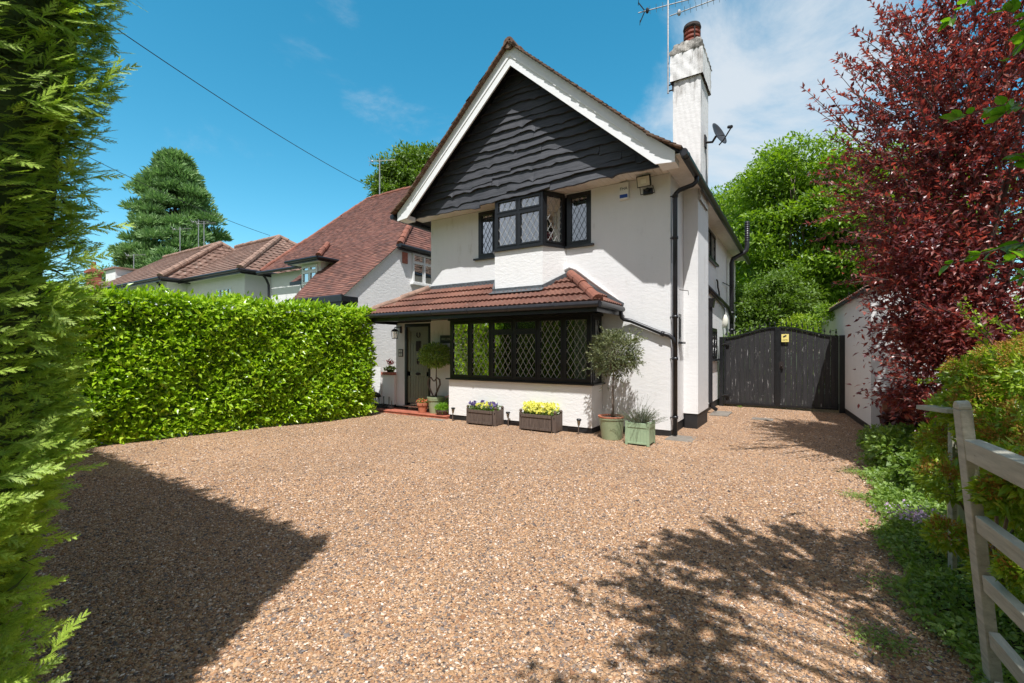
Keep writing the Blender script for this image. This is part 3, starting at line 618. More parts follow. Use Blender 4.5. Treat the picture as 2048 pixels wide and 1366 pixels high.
# ----- roof structure and barge boards
EX = .36; KX = -.12
prof_r = [(RX, 7.09), (KX, 4.755), (EX-.02, 4.43), (EX-.02, 4.40), (KX, 4.62), (RX, 6.95)]
roof = MB()
for sgn in (1, -1):
    pl = [(RX+sgn*(x-RX), -.765, z) for x, z in prof_r]; roof.prism(pl, (0,0,0), (0, YB+1.05, 0))
roof = roof.build('roof', M['black'], house)
tl = MB()
for sgn in (1, -1):
    V1 = np.array((sgn*-1*(KX-RX), 0, 7.09-4.755)); L1 = np.linalg.norm(V1); V2 = np.array((-sgn*(EX-KX), 0, 4.755-4.43)); L2 = np.linalg.norm(V2)
    tiled_slope(tl, (RX+sgn*(EX-RX), 0, 4.43), (0,1,0), V2, L2, lambda t: -.895, lambda t: YB+.35, .1, .022, jit=.0015, verge=.008)
    tiled_slope(tl, (RX+sgn*(KX-RX), 0, 4.765), (0,1,0), V1, L1, lambda t: -.895, lambda t: YB+.35, .1, .022, jit=.0015, verge=.008)
    # thickness of the verge tiles
    for Lx, zz, V, LL in ((EX, 4.43, V2, L2), (KX, 4.765, V1, L1)):
        Vn = V/LL; k_ = 0
        while k_*.1 < LL-.02:
            o = np.array((RX+sgn*(Lx-RX), -.83, zz))+Vn*(k_*.1+.06); nr = np.cross((0,1,0), Vn); nr = nr if nr[2] > 0 else -nr
            tl.obox(o+nr*.003+np.array((0, random.uniform(-.012, .006), 0)), Vn*.06+nr*-.008, (0, .066, 0), nr*.012); k_ += 1
tl.build('roof_tiles', M['mtile'], roof, uv=True)
rc = MB(); caps(rc, (RX, -.88, 7.085), (RX, YB+.35, 7.085), .10, .33, 12); rc.build('ridge_tiles', M['mtile'], roof)
for sgn in (1, -1):
    bb = MB(); q = lambda x, z: (RX+sgn*(x-RX), -.80, z)
    bb.prism([q(RX, 7.085), q(KX, 4.75), q(.25, 4.435), q(.25, 4.27), q(-.04, 4.30), q(RX, 6.70)], (0,0,0), (0,.030,0))
    bb.prism([q(RX, 6.92), q(-.22, 4.665), q(-.19, 4.62), q(RX, 6.865)], (0,-.014,0), (0,-.001,0))
    bb.build('barge_board', M['barge'], house)
for sgn in (1, -1): x0, x1 = sorted((RX+sgn*(.0-RX), RX+sgn*(.25-RX))); MB().box(x0, x1, -.768, -.50, 4.285, 4.378).build('box_end', M['barge'], house)
# ----- gutters and pipes
gt = MB(); gt.tube([(.385, -.84, 4.375), (.385, YB+.2, 4.345)], .058, 12); gt.box(.335, .352, -.77, YB+.15, 4.33, 4.43)
for i in range(10): gt.tube([(.385, -.7+i, 4.372), (.385, -.65+i, 4.372)], .064, 12)
gt.build('gutter', M['pipe'], house)
gt = MB(); gt.tube([(2*RX-.385, -.84, 4.375), (2*RX-.385, YB+.2, 4.345)], .058, 12); gt.box(2*RX-.352, 2*RX-.335, -.77, YB+.15, 4.33, 4.43)
gt.build('gutter', M['pipe'], house)
pp = MB(); pp.tube([(.385, .14, 4.33), (.385, .14, 4.24), (.33, .12, 4.19), (.13, .05, 4.12), (.075, .03, 4.06), (.072, .02, 3.95), (.072, .02, .03)], .037, 12)
for z in (.30, 1.28, 1.98, 3.3, 4.0): pp.tube([(.072, .02, z), (.072, .02, z+.05)], .047, 12); pp.box(-.005, .072, -.012, .02, z+.015, z+.03)
pp.tube([(.03, -.012, 4.0), (.025, -.012, 3.7), (.02, -.012, 3.3), (.025, -.01, 2.9)], .005, 5); pp.build('downpipe', M['pipe'], house, smooth=True)
pp = MB(); pp.tube([(-.80, -.16, 2.14), (-.80, -.13, 2.02), (-.77, -.09, 1.985), (-.66, -.06, 1.96), (-.13, -.055, 1.73), (-.02, -.05, 1.70), (.05, -.04, 1.64), (.072, -.0, 1.5)], .034, 12)
pp.tube([(-.14, -.055, 1.735), (-.09, -.053, 1.715)], .044, 12); pp.build('downpipe', M['pipe'], house, smooth=True)
# ----- chimney
ch = MB(); ch.box(.003, .26, .97, 2.06, .28, 4.40); ch = ch.build('chimney', M['wall'], house)
x = MB(); x.box(.02, .245, .985, 2.045, -.05, .28); x.build('chimney_plinth', M['plinth'], ch)
def rough_box(x0, x1, y0, y1, z0, z1, n=10, amp=.008, taper=0):
    m = MB(); pts = []
    def face(a, b_, c_):
        P = np.zeros((n, n, 3))
        for i in range(n):
            for j in range(n): P[i, j] = a+(b_-a)*i/(n-1)+(c_-a)*j/(n-1)
        return P
    c = [np.array(p, float) for p in ((x0,y0,z0),(x1,y0,z0),(x1,y1,z0),(x0,y1,z0),(x0,y0,z1),(x1,y0,z1),(x1,y1,z1),(x0,y1,z1))]
    cx, cy = (x0+x1)/2, (y0+y1)/2
    for a, b_, e in ((0,1,4),(1,2,5),(2,3,6),(3,0,7),(4,5,7)):
        P = face(c[a], c[b_], c[e]) if e != 7 or a != 4 else face(c[4], c[5], c[7])
        k = (P[..., 2]-z0)/(z1-z0)
        P[..., 0] = cx+(P[..., 0]-cx)*(1-taper*k**1.5); P[..., 1] = cy+(P[..., 1]-cy)*(1-taper*k**1.5)
        h = np.sin(P[..., 0]*31+P[..., 1]*17+P[..., 2]*23)+np.sin(P[..., 0]*71-P[..., 2]*57+P[..., 1]*43)
        P += (P-np.array((cx, cy, (z0+z1)/2)))/.4*amp*h[..., None]*.5
        m.grid(P)
    return m
rough_box(-.19, .30, 1.0, 1.80, 4.20, 6.50, 26, .004).build('stack', M['wall_old'], ch, smooth=True)
rough_box(-.235, .345, .955, 1.845, 6.49, 6.98, 16, .008).build('stack_collar', M['wall_old'], ch, smooth=True)
rough_box(-.24, .35, .95, 1.85, 6.975, 7.22, 16, .02, .22).build('stack_cap', M['cap'], ch, smooth=True)
pt = MB(); pf = [(.15, 0), (.15, .06)]
for k_ in range(4): z = .08+k_*.082; pf += [(.140, z), (.152, z+.012), (.152, z+.045), (.118, z+.05), (.118, z+.078)]
pf += [(.140, .42), (.15, .44), (.15, .47), (.11, .475)]
pt.lathe(pf, (.075, 1.40, 7.17), 24); pt = pt.build('chimney_pot', M['pot_red'], ch)
pt2 = MB(); pt2.lathe([(.155, 0), (.165, .03), (.15, .09), (.12, .10), (.1, .02)], (.075, 1.40, 7.60), 24)
for k_ in range(4): a = k_*math.pi/2+.5; pt2.box(.075+.148*math.cos(a)-.012, .075+.148*math.cos(a)+.012, 1.40+.148*math.sin(a)-.012, 1.40+.148*math.sin(a)+.012, 7.24, 7.6)
pt2.build('pot_rim', M['soot'], pt)
# ----- canopy roof over door and bay
cr = MB(); EZ, TZ, EY = 2.215, 2.84, -1.12; CL, CR, AL, AR = -6.52, -.84, XL, -1.84
Vf = np.array((0, -EY, TZ-EZ)); Lf = np.linalg.norm(Vf)
tiled_slope(cr, (0, EY, EZ), (1,0,0), Vf, Lf, lambda t: CL+(AL-CL)*t/Lf, lambda t: CR+(AR-CR)*t/Lf, .32, .042, wave=.009, wl=.10)
Vr = np.array((AR-CR, 0, TZ-EZ)); Lr = np.linalg.norm(Vr)
tiled_slope(cr, (CR, 0, EZ), (0,1,0), Vr, Lr, lambda t: EY*(1-t/Lr), lambda t: -.001, .32, .042, wave=.009, wl=.10)
Vl = np.array((AL-CL, 0, TZ-EZ)); Ll = np.linalg.norm(Vl)
tiled_slope(cr, (CL, 0, EZ), (0,1,0), Vl, Ll, lambda t: EY*(1-t/Ll), lambda t: 3.1, .32, .042, wave=.009, wl=.10)
canopy = cr.build('canopy_roof', M['ptile'], house, uv=True)
u_ = MB(); pr = [(CL+.03, EY+.03, EZ-.03), (CR-.03, EY+.03, EZ-.03), (AR, -.003, TZ-.03), (AL, -.003, TZ-.03)]
u_.add([*pr, (CR-.03, -.003, EZ-.03), (CL+.03, 3.1, EZ-.03), (AL, 3.1, TZ-.03)], [(0,1,2,3), (1,4,2), (0,3,6,5)])
u_.box(CL+.06, CR-.05, EY+.05, -.003, 2.125, 2.14); u_.build('canopy_underside', M['black'], canopy)
u_ = MB(); u_.box(CL+.03, CR-.03, EY+.028, EY+.048, 2.06, 2.20); u_.box(CR-.05, CR-.03, EY+.049, -.004, 2.06, 2.20); u_.box(CL+.03, CL+.05, EY+.049, 3.1, 2.06, 2.2)
u_.build('canopy_fascia', M['black'], canopy)
u_ = MB(); u_.tube([(CL-.02, EY-.03, 2.185), (CR+.03, EY-.03, 2.175)], .05, 12); u_.tube([(CR+.035, EY-.04, 2.172), (CR+.035, -.06, 2.165)], .05, 12)
for x in np.arange(CL+.4, CR, .9): u_.tube([(x, EY-.03, 2.18), (x+.04, EY-.03, 2.18)], .056, 12)
u_.build('canopy_gutter', M['pipe'], canopy)
u_ = MB(); caps(u_, (CR-.02, EY+.03, EZ+.03), (AR+.03, -.05, TZ+.045), .088, .36, 12); u_.build('hip_tiles', M['ridge'], canopy)
u_ = MB(); caps(u_, (CL+.02, EY+.03, EZ+.02), (AL, -.05, TZ+.03), .075, .36, 12); u_.build('hip_tiles', M['nridge'], canopy)
u_ = MB(); u_.bar((AL+.02, -.012, TZ+.035), (WX0, -.012, TZ+.035), .02, .09); u_.bar((WX1-.03, -.012, TZ+.01), (AR, -.012, TZ+.03), .02, .07)
def roof_z(y): return EZ+(y-EY)*(TZ-EZ)/(-EY)
ring = [(WX0-.03, -.02), (UX0-.02, UY-.03), (UX1+.02, UY-.03), (WX1+.03, -.02)]
for (ax, ay), (bx_, by_) in zip(ring[:-1], ring[1:]): u_.bar((ax, ay, roof_z(ay)+.055), (bx_, by_, roof_z(by_)+.055), .03, .07)
u_.bar((UX0-.04, UY-.10, roof_z(UY-.10)+.045), (UX1+.06, UY-.10, roof_z(UY-.10)+.045), .14, .012, up=(0,-.45,.9)); u_.bar((AR+.02, -.015, TZ+.0), (CR+.03, -.015, EZ+.04), .022, .06)
u_.build('flashing', M['flash'], canopy)
fl = MB()   # swept plaster fillet above the right hip
pts = [(-2.02, -.004, 2.86), (-1.95, -.006, 2.98), (-1.84, -.008, 3.02), (-1.70, -.008, 2.96), (-1.45, -.008, 2.76), (-1.15, -.008, 2.53), (-.90, -.006, 2.34)]
fl.tube(pts, [.02, .04, .045, .04, .035, .03, .012], 8); fl.build('plaster_fillet', M['wall_bay'], house, smooth=True)
# ----- waste pipes at the rear of the side wall
pp = MB(); pp.tube([(.10, 3.35, .25), (.10, 3.35, 2.42)], .045, 10); pp.prism([(.04, 3.27, 2.42), (.16, 3.27, 2.42), (.2, 3.2, 2.62), (.0, 3.2, 2.62)], (0,0,0), (0,.2,0)); pp.tube([(.10, 3.35, .35), (.11, 3.4, .16), (.2, 3.5, .08)], .045, 10)
pp.build('waste_pipe', M['pipe'], house, smooth=False)
pp = MB(); pp.tube([(.06, 3.1, 2.88), (.06, 5.6, 2.74), (.09, 6.3, 2.66), (.12, 6.75, 2.45), (.13, 6.85, 2.2)], .055, 10); pp.tube([(.13, 6.85, .1), (.13, 6.85, 4.0), (.16, 6.87, 4.12), (.42, 7.0, 4.28), (.50, 7.02, 4.36), (.52, 7.03, 4.5), (.52, 7.03, 5.2)], .062, 12)
for z in (2.0, 2.5): pp.tube([(.13, 6.85, z), (.13, 6.85, z+.07)], .078, 12)
for k_ in range(9): pp.tube([(.52, 7.03, 4.62+k_*.065), (.52, 7.03, 4.65+k_*.065)], .07, 10)
pp.tube([(.05, 4.6, 3.22), (.05, 4.75, 3.2), (.05, 4.8, 3.05), (.05, 5.0, 2.95), (.05, 5.02, 2.8)], .02, 8); pp.tube([(.02, 5.9, 3.32), (.12, 6.8, 3.3)], .012, 6); pp.build('soil_stack', M['pipe'], house, smooth=True)
k = MB(); k.tube([(.02, .55, 2.52), (.16, .62, 2.50)], .006, 6); k.tube([(.16, .62, 2.50), (.165, .62, 2.42)], .004, 5); k.build('wall_hook', M['iron'], house)
# doorstep
st = MB(); st.box(-6.62, -4.42, -.56, -.004, -.03, .045)
for i in range(14): st.box(-6.62+i*.157+.002, -6.62+i*.157+.154, -.575, -.30, .0455, .056)
st.build('doorstep', M['quarry'], house)

# ------------------------------------------------------------- things fixed to the house
t = thing('alarm_box', 'white alarm box with blue stripe high on front wall under the soffit', 'alarm box', (-.785, -.002, 4.08))
k = MB(); k.box(-.872, -.698, -.062, -.001, 4.10, 4.40); k.build('casing', M['white'], t, bevel=.012)
k = MB(); k.box(-.855, -.715, -.0655, -.0625, 4.125, 4.185); k.build('blue_band', M['blue'], t)
text('lettering', 'FHA', .075, (-.785, -.0635, 4.285), (R(90), 0, 0), M['ink'], t)
t = thing('floodlight', 'square LED floodlight on tilted bracket under the eaves beside the alarm box', 'floodlight', (-.38, -.002, 4.13))
def tilt_box(m_, c, w_, h_, d_, tl_=.35):
    ay = np.array((0, -math.cos(tl_), -math.sin(tl_)))*d_/2; az = np.array((0, -math.sin(tl_), math.cos(tl_)))*h_/2; m_.obox(c, (w_/2, 0, 0), ay, az)
k = MB(); tilt_box(k, (-.40, -.16, 4.31), .235, .19, .045); k.build('housing', M['black'], t, bevel=.006)
k = MB(); tilt_box(k, (-.40, -.185, 4.30), .20, .155, .006); k.build('lens', M['led'], t)
k = MB(); tilt_box(k, (-.40, -.19, 4.299), .09, .07, .004); k.build('led_chip', M['cream'], t)
k = MB(); k.tube([(-.49, -.10, 4.28), (-.49, -.04, 4.13), (-.25, -.04, 4.13), (-.27, -.10, 4.24)], .008, 6); k.ball((-.37, -.06, 4.19), .035, 8); k.box(-.45, -.29, -.03, -.002, 4.12, 4.22); k.build('bracket', M['black'], t)
t = thing('satellite_dish', 'dark grey satellite dish on arm fixed to right side of white chimney stack', 'satellite dish', (.31, 1.45, 5.4))
def disc(c, nrm, rx, ry, depth=.05):
    nrm = np.array(nrm, float); nrm /= np.linalg.norm(nrm); x = np.cross((0, 0, 1), nrm); x /= np.linalg.norm(x); z = np.cross(nrm, x); P = np.zeros((7, 29, 3))
    for i in range(7):
        rr = i/6
        for j in range(29): a = 2*math.pi*j/28; P[i, j] = np.array(c)+x*rr*rx*math.cos(a)+z*rr*ry*math.sin(a)+nrm*depth*(rr*rr)
    return P
DN = (.86, -.36, .36); dc = np.array((.53, 1.32, 5.44))
k = MB(); k.grid(disc(dc, DN, .19, .23)); k = k.build('reflector', M['dish'], t, smooth=True); sm = k.modifiers.new('solid', 'SOLIDIFY'); sm.thickness = .006
k = MB(); k.tube([(.30, 1.42, 5.40), (.44, 1.38, 5.36), tuple(dc-np.array(DN)*.02)], .022, 8); k.box(.30, .325, 1.34, 1.50, 5.30, 5.52); k.build('wall_mount', M['iron'], t)
lnb = dc+np.array(DN)*.30+np.array((0, 0, -.06)); k = MB(); k.tube([dc+np.array((0,0,-.21))+np.array(DN)*.04, dc+np.array(DN)*.14+np.array((0,0,-.18)), lnb], .012, 6); k.tube([lnb, lnb+np.array(DN)*.0+np.array((-.06, .05, .03))], [.03, .028], 10); k.build('receiver_arm', M['dish'], t)
k = MB(); k.tube([(.315, 1.45, 5.38), (.312, 1.5, 5.1), (.318, 1.54, 4.8), (.312, 1.5, 4.45)], .006, 5); k.build('cable', M['black'], t)
def aerial(root, base, top, boom_dir, booms, els, elw, mat, dark, rr=.016, half=False):
    k = MB(); k.tube([base, top], rr, 8)
    k.build('mast', mat, root)
    for (z, l0, l1) in booms:
        bd = np.array(boom_dir, float); bd /= np.linalg.norm(bd); c = np.array((top[0], top[1], z)); pr = np.cross(bd, (0, 0, 1)); pr /= np.linalg.norm(pr); up = np.cross(pr, bd)
        k = MB(); k.tube([c+bd*l0, c+bd*l1], .009, 6)
        for i in range(els):
            q = c+bd*(l0+.22+(l1-l0-.24)*i/(els-1)); w_ = elw*(1-.25*i/els); e = (up*.85+pr*.5); e /= np.linalg.norm(e); k.tube([q-e*w_, q+e*w_], .004, 5)
        b_ = k.build('boom', mat, root)
        k = MB(); q = c+bd*(l0+.12)
        for s_ in (-1, 1): k.tube([q+pr*.02*s_+up*.0, q-bd*.1+up*s_*.16+pr*.05*s_], .01, 6); k.tube([q-bd*.1+up*s_*.16+pr*.05*s_-pr*.07, q-bd*.1+up*s_*.16+pr*.05*s_+pr*.07], .006, 5)
        k.ball(q+bd*.05, .035, 8, 1.6); k.build('dipole', dark, b_)
t = thing('tv_aerial', 'tall television aerial on mast strapped to left side of white chimney', 'aerial', (-.27, 1.0, 6.2))
aerial(t, (-.285, 1.02, 6.32), (-.285, 1.02, 8.12), (.93, .32, .10), [(8.0, -.55, .85)], 11, .07, M['metal'], M['black'])
k = MB(); c0 = np.array((-.285, 1.02, 7.78)); bd = np.array((.90, .22, .14)); bd /= np.linalg.norm(bd); pr = np.cross(bd, (0,0,1)); pr /= np.linalg.norm(pr); up = np.cross(pr, bd)
k.tube([c0+bd*.03, c0+bd*1.35], .009, 6)
for i in range(11): q = c0+bd*(.3+i*.1); e = up*.85+pr*.5; k.tube([q-e*.07, q+e*.07], .004, 5)
k.ball(c0+bd*.2, .038, 8, 1.6); k.build('boom', M['metal'], t)
k = MB()
for z in (6.36, 6.47): k.tube([(-.285, 1.02, z), (-.18, 1.03, z+.01)], .012, 6)
k.bar((-.19, 1.0, 6.33), (-.19, 1.0, 6.52), .03, .02, up=(0,1,0)); k.build('wall_bracket', M['iron'], t)
t = thing('wall_lantern', 'small black wall lantern left of the green front door', 'lantern', (-6.33, -.02, 1.75))
LX, LY = -6.33, -.20
k = MB(); k.box(LX-.03, LX+.03, -.02, -.002, 1.86, 2.02); k.tube([(LX, -.01, 1.98), (LX, -.09, 2.0), (LX, LY, 1.985), (LX, LY, 1.94)], .012, 6); k.lathe([(.001, .06), (.05, .045), (.09, .0), (.085, -.008)], (LX, LY, 1.90), 6)
for a in range(4):
    c_, s_ = math.cos(a*math.pi/2+.78), math.sin(a*math.pi/2+.78); k.tube([(LX+c_*.085, LY+s_*.085, 1.895), (LX+c_*.062, LY+s_*.062, 1.73)], .006, 5)
k.box(LX-.05, LX+.05, LY-.05, LY+.05, 1.72, 1.735); k.build('frame', M['iron'], t)
k = MB(); k.lathe([(.060, 0), (.080, .16)], (LX, LY, 1.735), 4); k.build('glass', M['glass_l'], t)
t = thing('thermometer_plaque', 'small dark square wall plaque left of the front door', 'plaque', (-6.32, -.002, 1.3))
k = MB(); k.box(-6.40, -6.26, -.02, -.002, 1.29, 1.47); k.build('plate', M['iron'], t); k = MB(); k.box(-6.385, -6.335, -.0225, -.0205, 1.39, 1.455); k.box(-6.325, -6.275, -.0225, -.0205, 1.39, 1.455); k.box(-6.385, -6.335, -.0225, -.0205, 1.305, 1.37); k.box(-6.325, -6.275, -.0225, -.0205, 1.305, 1.37); k.build('tile_inset', M['offw'], t)
t = thing('name_sign', 'black slate house name sign beside the left end of the bay window', 'sign', (-4.9, -.002, 1.6))
k = MB(); k.box(-5.07, -4.62, -.02, -.002, 1.60, 1.78); k.build('plate', M['slate'], t, bevel=.004)
text('lettering', 'WILLOWS', .075, (-4.86, -.0215, 1.69), (R(90), 0, 0), M['offw'], t)
t = thing('bulkhead_lamp', 'cream oval outdoor lamp by the pipes near the gate', 'lamp', (.05, 6.1, 2.2))
k = MB(); k.ball((.06, 6.0, 2.25), .085, 12, 2.2); k.build('cover', M['cream'], t, smooth=True); k = MB(); k.tube([(.05, 6.0, 2.45), (.045, 5.95, 2.65)], .012, 6); k.build('cable', M['black'], t)

# ------------------------------------------------------------- double gate
GY = 5.05
gate = thing('double_gate', 'black flaking timber double gate with curved top and spikes', 'gate', (1.37, GY, 0))
def gtop(x):      # cambered top edge
    s_ = abs(x-1.37)/1.29; return 1.76+.25*(.5+.5*math.cos(math.pi*min(1, s_)))
for sgn in (-1, 1):
    lf = MB(); x0, x1 = (.16, 1.355) if sgn < 0 else (1.385, 2.58); nbd = 10
    for i in range(nbd):
        a = x0+.04+(x1-x0-.08)*i/nbd; b_ = x0+.04+(x1-x0-.08)*(i+1)/nbd-.004; yy = GY+random.uniform(-.003, .003)
        za, zb = gtop(a)-.02, gtop(b_)-.02
        lf.prism([(a, yy, .10), (b_, yy, .10), (b_, yy, zb), (a, yy, za)], (0,0,0), (0,.022,0))
    leaf = lf.build('gate_leaf', M['gate'], gate)
    fr = MB(); xs = np.linspace(x0, x1, 22)
    for a, b_ in zip(xs[:-1], xs[1:]): fr.bar((a, GY-.008, gtop(a)), (b_, GY-.008, gtop(b_)), .05, .035)
    fr.box(x0, x0+.045, GY-.035, GY-.006, .06, gtop(x0)-.015); fr.box(x1-.045, x1, GY-.035, GY-.006, .06, gtop(x1)-.015); fr.box(x0+.046, x1-.046, GY-.035, GY-.006, .06, .11)
    fr.build('steel_frame', M['black'], leaf)
    sp = MB(); ns = 11
    for i in range(ns):
        x = x0+.05+(x1-x0-.1)*i/(ns-1); z = gtop(x)+.015; sp.tube([(x, GY-.008, z), (x, GY-.008, z+.05), (x, GY-.008, z+.055), (x, GY-.008, z+.085), (x, GY-.008, z+.14)], [.007, .007, .022, .018, .001], 6)
    sp.build('spikes', M['black'], leaf)
k = MB(); k.box(1.335, 1.405, GY-.045, GY-.0355, .07, gtop(1.37)-.02); k.build('meeting_strip', M['black'], gate)
for x0, x1 in ((.055, .15), (2.59, 2.70)):
    k = MB(); k.box(x0, x1, GY-.05, GY+.05, 0, 1.79); k.build('gate_post', M['black'], gate, bevel=.004)
k = MB(); k.box(1.40, 1.49, GY-.05, GY-.032, 1.0, 1.17); k.ball((1.445, GY-.06, 1.06), .022, 8); k.build('lock_plate', M['iron'], gate)
k = MB()
for z in (1.62, .30): k.tube([(.12, GY-.06, z-.03), (.30, GY-.05, z+.02)], .014, 6); k.box(.2, .3, GY-.06, GY-.036, z-.03, z+.03)
k.build('hinge', M['black'], gate)
t = thing('camera_warning_sign', 'small yellow security camera sign on right leaf of the black gate', 'sign', (1.52, GY-.04, 1.65))
k = MB(); k.box(1.445, 1.60, GY-.050, GY-.040, 1.645, 1.835); k.build('plate', M['yellow'], t)
k = MB(); k.obox((1.515, GY-.052, 1.785), (.032, 0, .018), (0, .001, 0), (-.008, 0, .014)); k.obox((1.497, GY-.052, 1.758), (.006, 0, .0), (0, .001, 0), (0, 0, .012)); k.build('camera_mark', M['ink'], t)
text('lettering', 'CCTV', .042, (1.523, GY-.0515, 1.69), (R(90), 0, 0), M['ink'], t, .0006)

# ------------------------------------------------------------- outbuilding on the right
def wx(y): return 2.69+.065*(5.1-y)
ob = thing('outbuilding', 'long white rendered outbuilding along the right boundary behind the gate', 'outbuilding', (3.5, 5, 0))
y0, y1 = 2.2, 9.6; u0 = np.array((wx(y1)-wx(y0), y1-y0, 0)); Lw = np.linalg.norm(u0); u0 /= Lw; n0 = np.array((-u0[1], u0[0], 0))
k = MB(); wall_panel(k, (wx(y0), y0, 0), u0, n0, Lw, .12, 2.50); k.build('wall', M['wall'], ob)
k = MB(); wall_panel(k, (wx(y0), y0, 0), (1,0,0), (0,-1,0), 5.2, .0, 2.50, [(1.0, 1.9, 0, 2.05)]); k.build('end_wall', M['wall'], ob)
k = MB(); k.box(wx(y0)+1.0, wx(y0)+1.9, y0+.04, y0+.08, 0, 2.04); k.build('door', M['black'], ob)
k = MB(); wall_panel(k, np.array((wx(y0), y0, 0))-n0*.004, u0, n0, Lw, -.03, .12); k.build('plinth', M['plinth'], ob)
k = MB(); a = np.array((wx(y0)-.09, y0-.12, 2.52)); b_ = np.array((wx(y1)-.09, y1+.1, 2.52)); Vr_ = np.array((1., .06, .42)); Vr_ /= np.linalg.norm(Vr_)
U_ = (b_-a)/np.linalg.norm(b_-a); LL = np.linalg.norm(b_-a); tiled_slope(k, a, U_, Vr_, 3.2, lambda t: 0, lambda t: LL, .28, .03, wave=.012, wl=.2); k.build('roof', M['n2tile'], ob, uv=True)
k = MB(); k.add([a+(0,0,-.03), b_+(0,0,-.03), b_+Vr_*3.2+(0,0,-.03), a+Vr_*3.2+(0,0,-.03)], [(0,1,2,3)]); k.bar(a+(0,0,-.03), b_+(0,0,-.03), .03, .06); k.build('eaves_board', M['iron'], ob)

# ------------------------------------------------------------- red-brown timber store, small slabs
t = thing('timber_store', 'low red-brown timber store with overhanging lid against the outbuilding end', 'store cupboard', (3.4, 1.6, 0))
k = MB()
for i in range(9): k.box(3.03+i*.09, 3.115+i*.09, 1.52, 1.545, .04, .70)
k.box(3.02, 3.05, 1.55, 2.05, .04, .70); k.build('panel', M['brownbox'], t)
for x in (2.95, 3.84): k = MB(); k.box(x, x+.075, 1.48, 1.56, 0, .70); k.build('corner_post', M['brownbox'], t, bevel=.004)
k = MB(); k.box(2.88, 4.0, 1.42, 2.1, .702, .745); k.build('lid', M['cedar'], t, bevel=.004)
k = MB(); k.box(.97, 1.36, 2.86, 3.14, -.02, .012); tag(k.build('drain_cover', M['stone'], loc=(1.2, 3, 0), bevel=.006), 'flat grey drain cover set in gravel before the gate', 'drain cover')
def slab(x0, x1, y0, y1, z, lab):
    k = MB(); k.box(x0, x1, y0, y1, -.02, z); return tag(k.build('paving_slab', M['stone'], loc=((x0+x1)/2, (y0+y1)/2, 0), bevel=.008), lab, 'slab')
slab(-.02, .40, -.34, .16, .010, 'grey slab under the black downpipe at the house corner'); slab(.12, .50, 3.0, 3.8, .02, 'weathered slab beside the drain pipe near the gate'); slab(-4.8, -4.35, -.80, -.62, .008, 'narrow slab in gravel in front of the doorstep')
# low wall by the door
t = thing('low_wall', 'low white wall with red brick ledge left of the front door', 'wall', (-6.8, 0, 0))
k = MB(); k.box(-7.25, -6.506, -.06, .10, .12, .84); k.box(-7.25, -6.94, -.10, -.062, .12, 1.02); k.build('render_face', M['wall_bay'], t); k = MB(); k.box(-7.24, -6.51, -.055, .095, -.03, .12); k.build('plinth', M['plinth'], t)
k = MB()
for i in range(4): k.box(-6.93+i*.107, -6.828+i*.107, -.10, .14, .843, .905)
k.build('brick_ledge', M['brick'], t, bevel=.004)

# ------------------------------------------------------------- neighbouring houses
def nslope(mb, p_lo, p_hi, z_lo, z_hi, axis, lfun, rfun, expo, **kw): pass
n1 = thing('neighbour_house', 'white neighbour house with steep red-brown catslide roof and small dormer', 'house', (-11.5, 5, 0))
NX = -8.2; S = .865
def nz(y): return 2.86+S*(y+.27)
k = MB()
pts = [(NX, -.15, 0), (NX, 9.5, 0), (NX, 9.5, 4.55), (NX, 1.69, 4.50), (NX, -.15, 2.88)]
k.prism(pts, (0,0,0), (-.2,0,0)); k.build('side_wall', M['wall_n'], n1)
k = MB(); wall_panel(k, (-15.0, 1.75, 0), (1,0,0), (0,-1,0), 4.3, 0, 4.3, [(1.9, 3.3, 2.2, 3.9)]); wall_panel(k, (-10.9, -.1, 0), (1,0,0), (0,-1,0), 2.65, 0, 2.8); k.box(-10.9, -10.75, .05, 1.7, 0, 2.85); k.box(-15.0, -14.85, 1.9, 9, 0, 4.3); k.build('front_wall', M['wall_n'], n1)
rf = MB(); V_ = np.array((0, 1, S)); VL = math.sqrt(1+S*S); T_ = 6.25*VL
def nl(t):
    y = -.27+t/VL
    if y < 1.5: return -10.45-.75*(y+.27)/1.77
    return -15.3+.6*(y-1.5)/4.5
def nr(t):
    y = -.27+t/VL
    if y < 1.69: return NX+.08
    return NX+.08-2.6*(y-1.69)/4.3
def split_slope(mb, O, U, V, T, l, r, expo, brk, **kw):
    tiled_slope(mb, O, U, V, brk, l, r, expo, **kw)
    tiled_slope(mb, O, U, V, T, l, r, expo, t0=brk, **kw)
BRK = .105*round(1.77*VL/.105)
tiled_slope(rf, (0, -.27, 2.86), (1,0,0), V_, BRK, nl, nr, .105, .02, jit=.0022)
tiled_slope(rf, (0, -.27, 2.86), (1,0,0), V_, T_, lambda t: -15.3+.6*max(0, (-.27+t/VL-1.5))/4.5, nr, .105, .02, jit=.0022, t0=BRK)
Vh = np.array((-2.6, 0, 3.72)); Lh = np.linalg.norm(Vh)
tiled_slope(rf, (NX+.1, 0, 4.55), (0,1,0), Vh, Lh, lambda t: 1.69+4.3*t/Lh, lambda t: 10.3-4.3*t/Lh, .105, .02, jit=.0022)
Vb = np.array((0, -1, S)); tiled_slope(rf, (0, 12.3, 2.86), (1,0,0), Vb, T_, lambda t: -15.3, lambda t: NX if t < 2.6 else NX-2.6*min(1, (t-2.6)/5.6), .21, .02)
rf = rf.build('roof', M['ntile'], n1, uv=True)
k = MB(); caps(k, (NX+.1, 1.66, 4.58), (NX-2.5, 5.96, 8.25), .10, .33); k.build('hip_tiles', M['ridge'], rf)
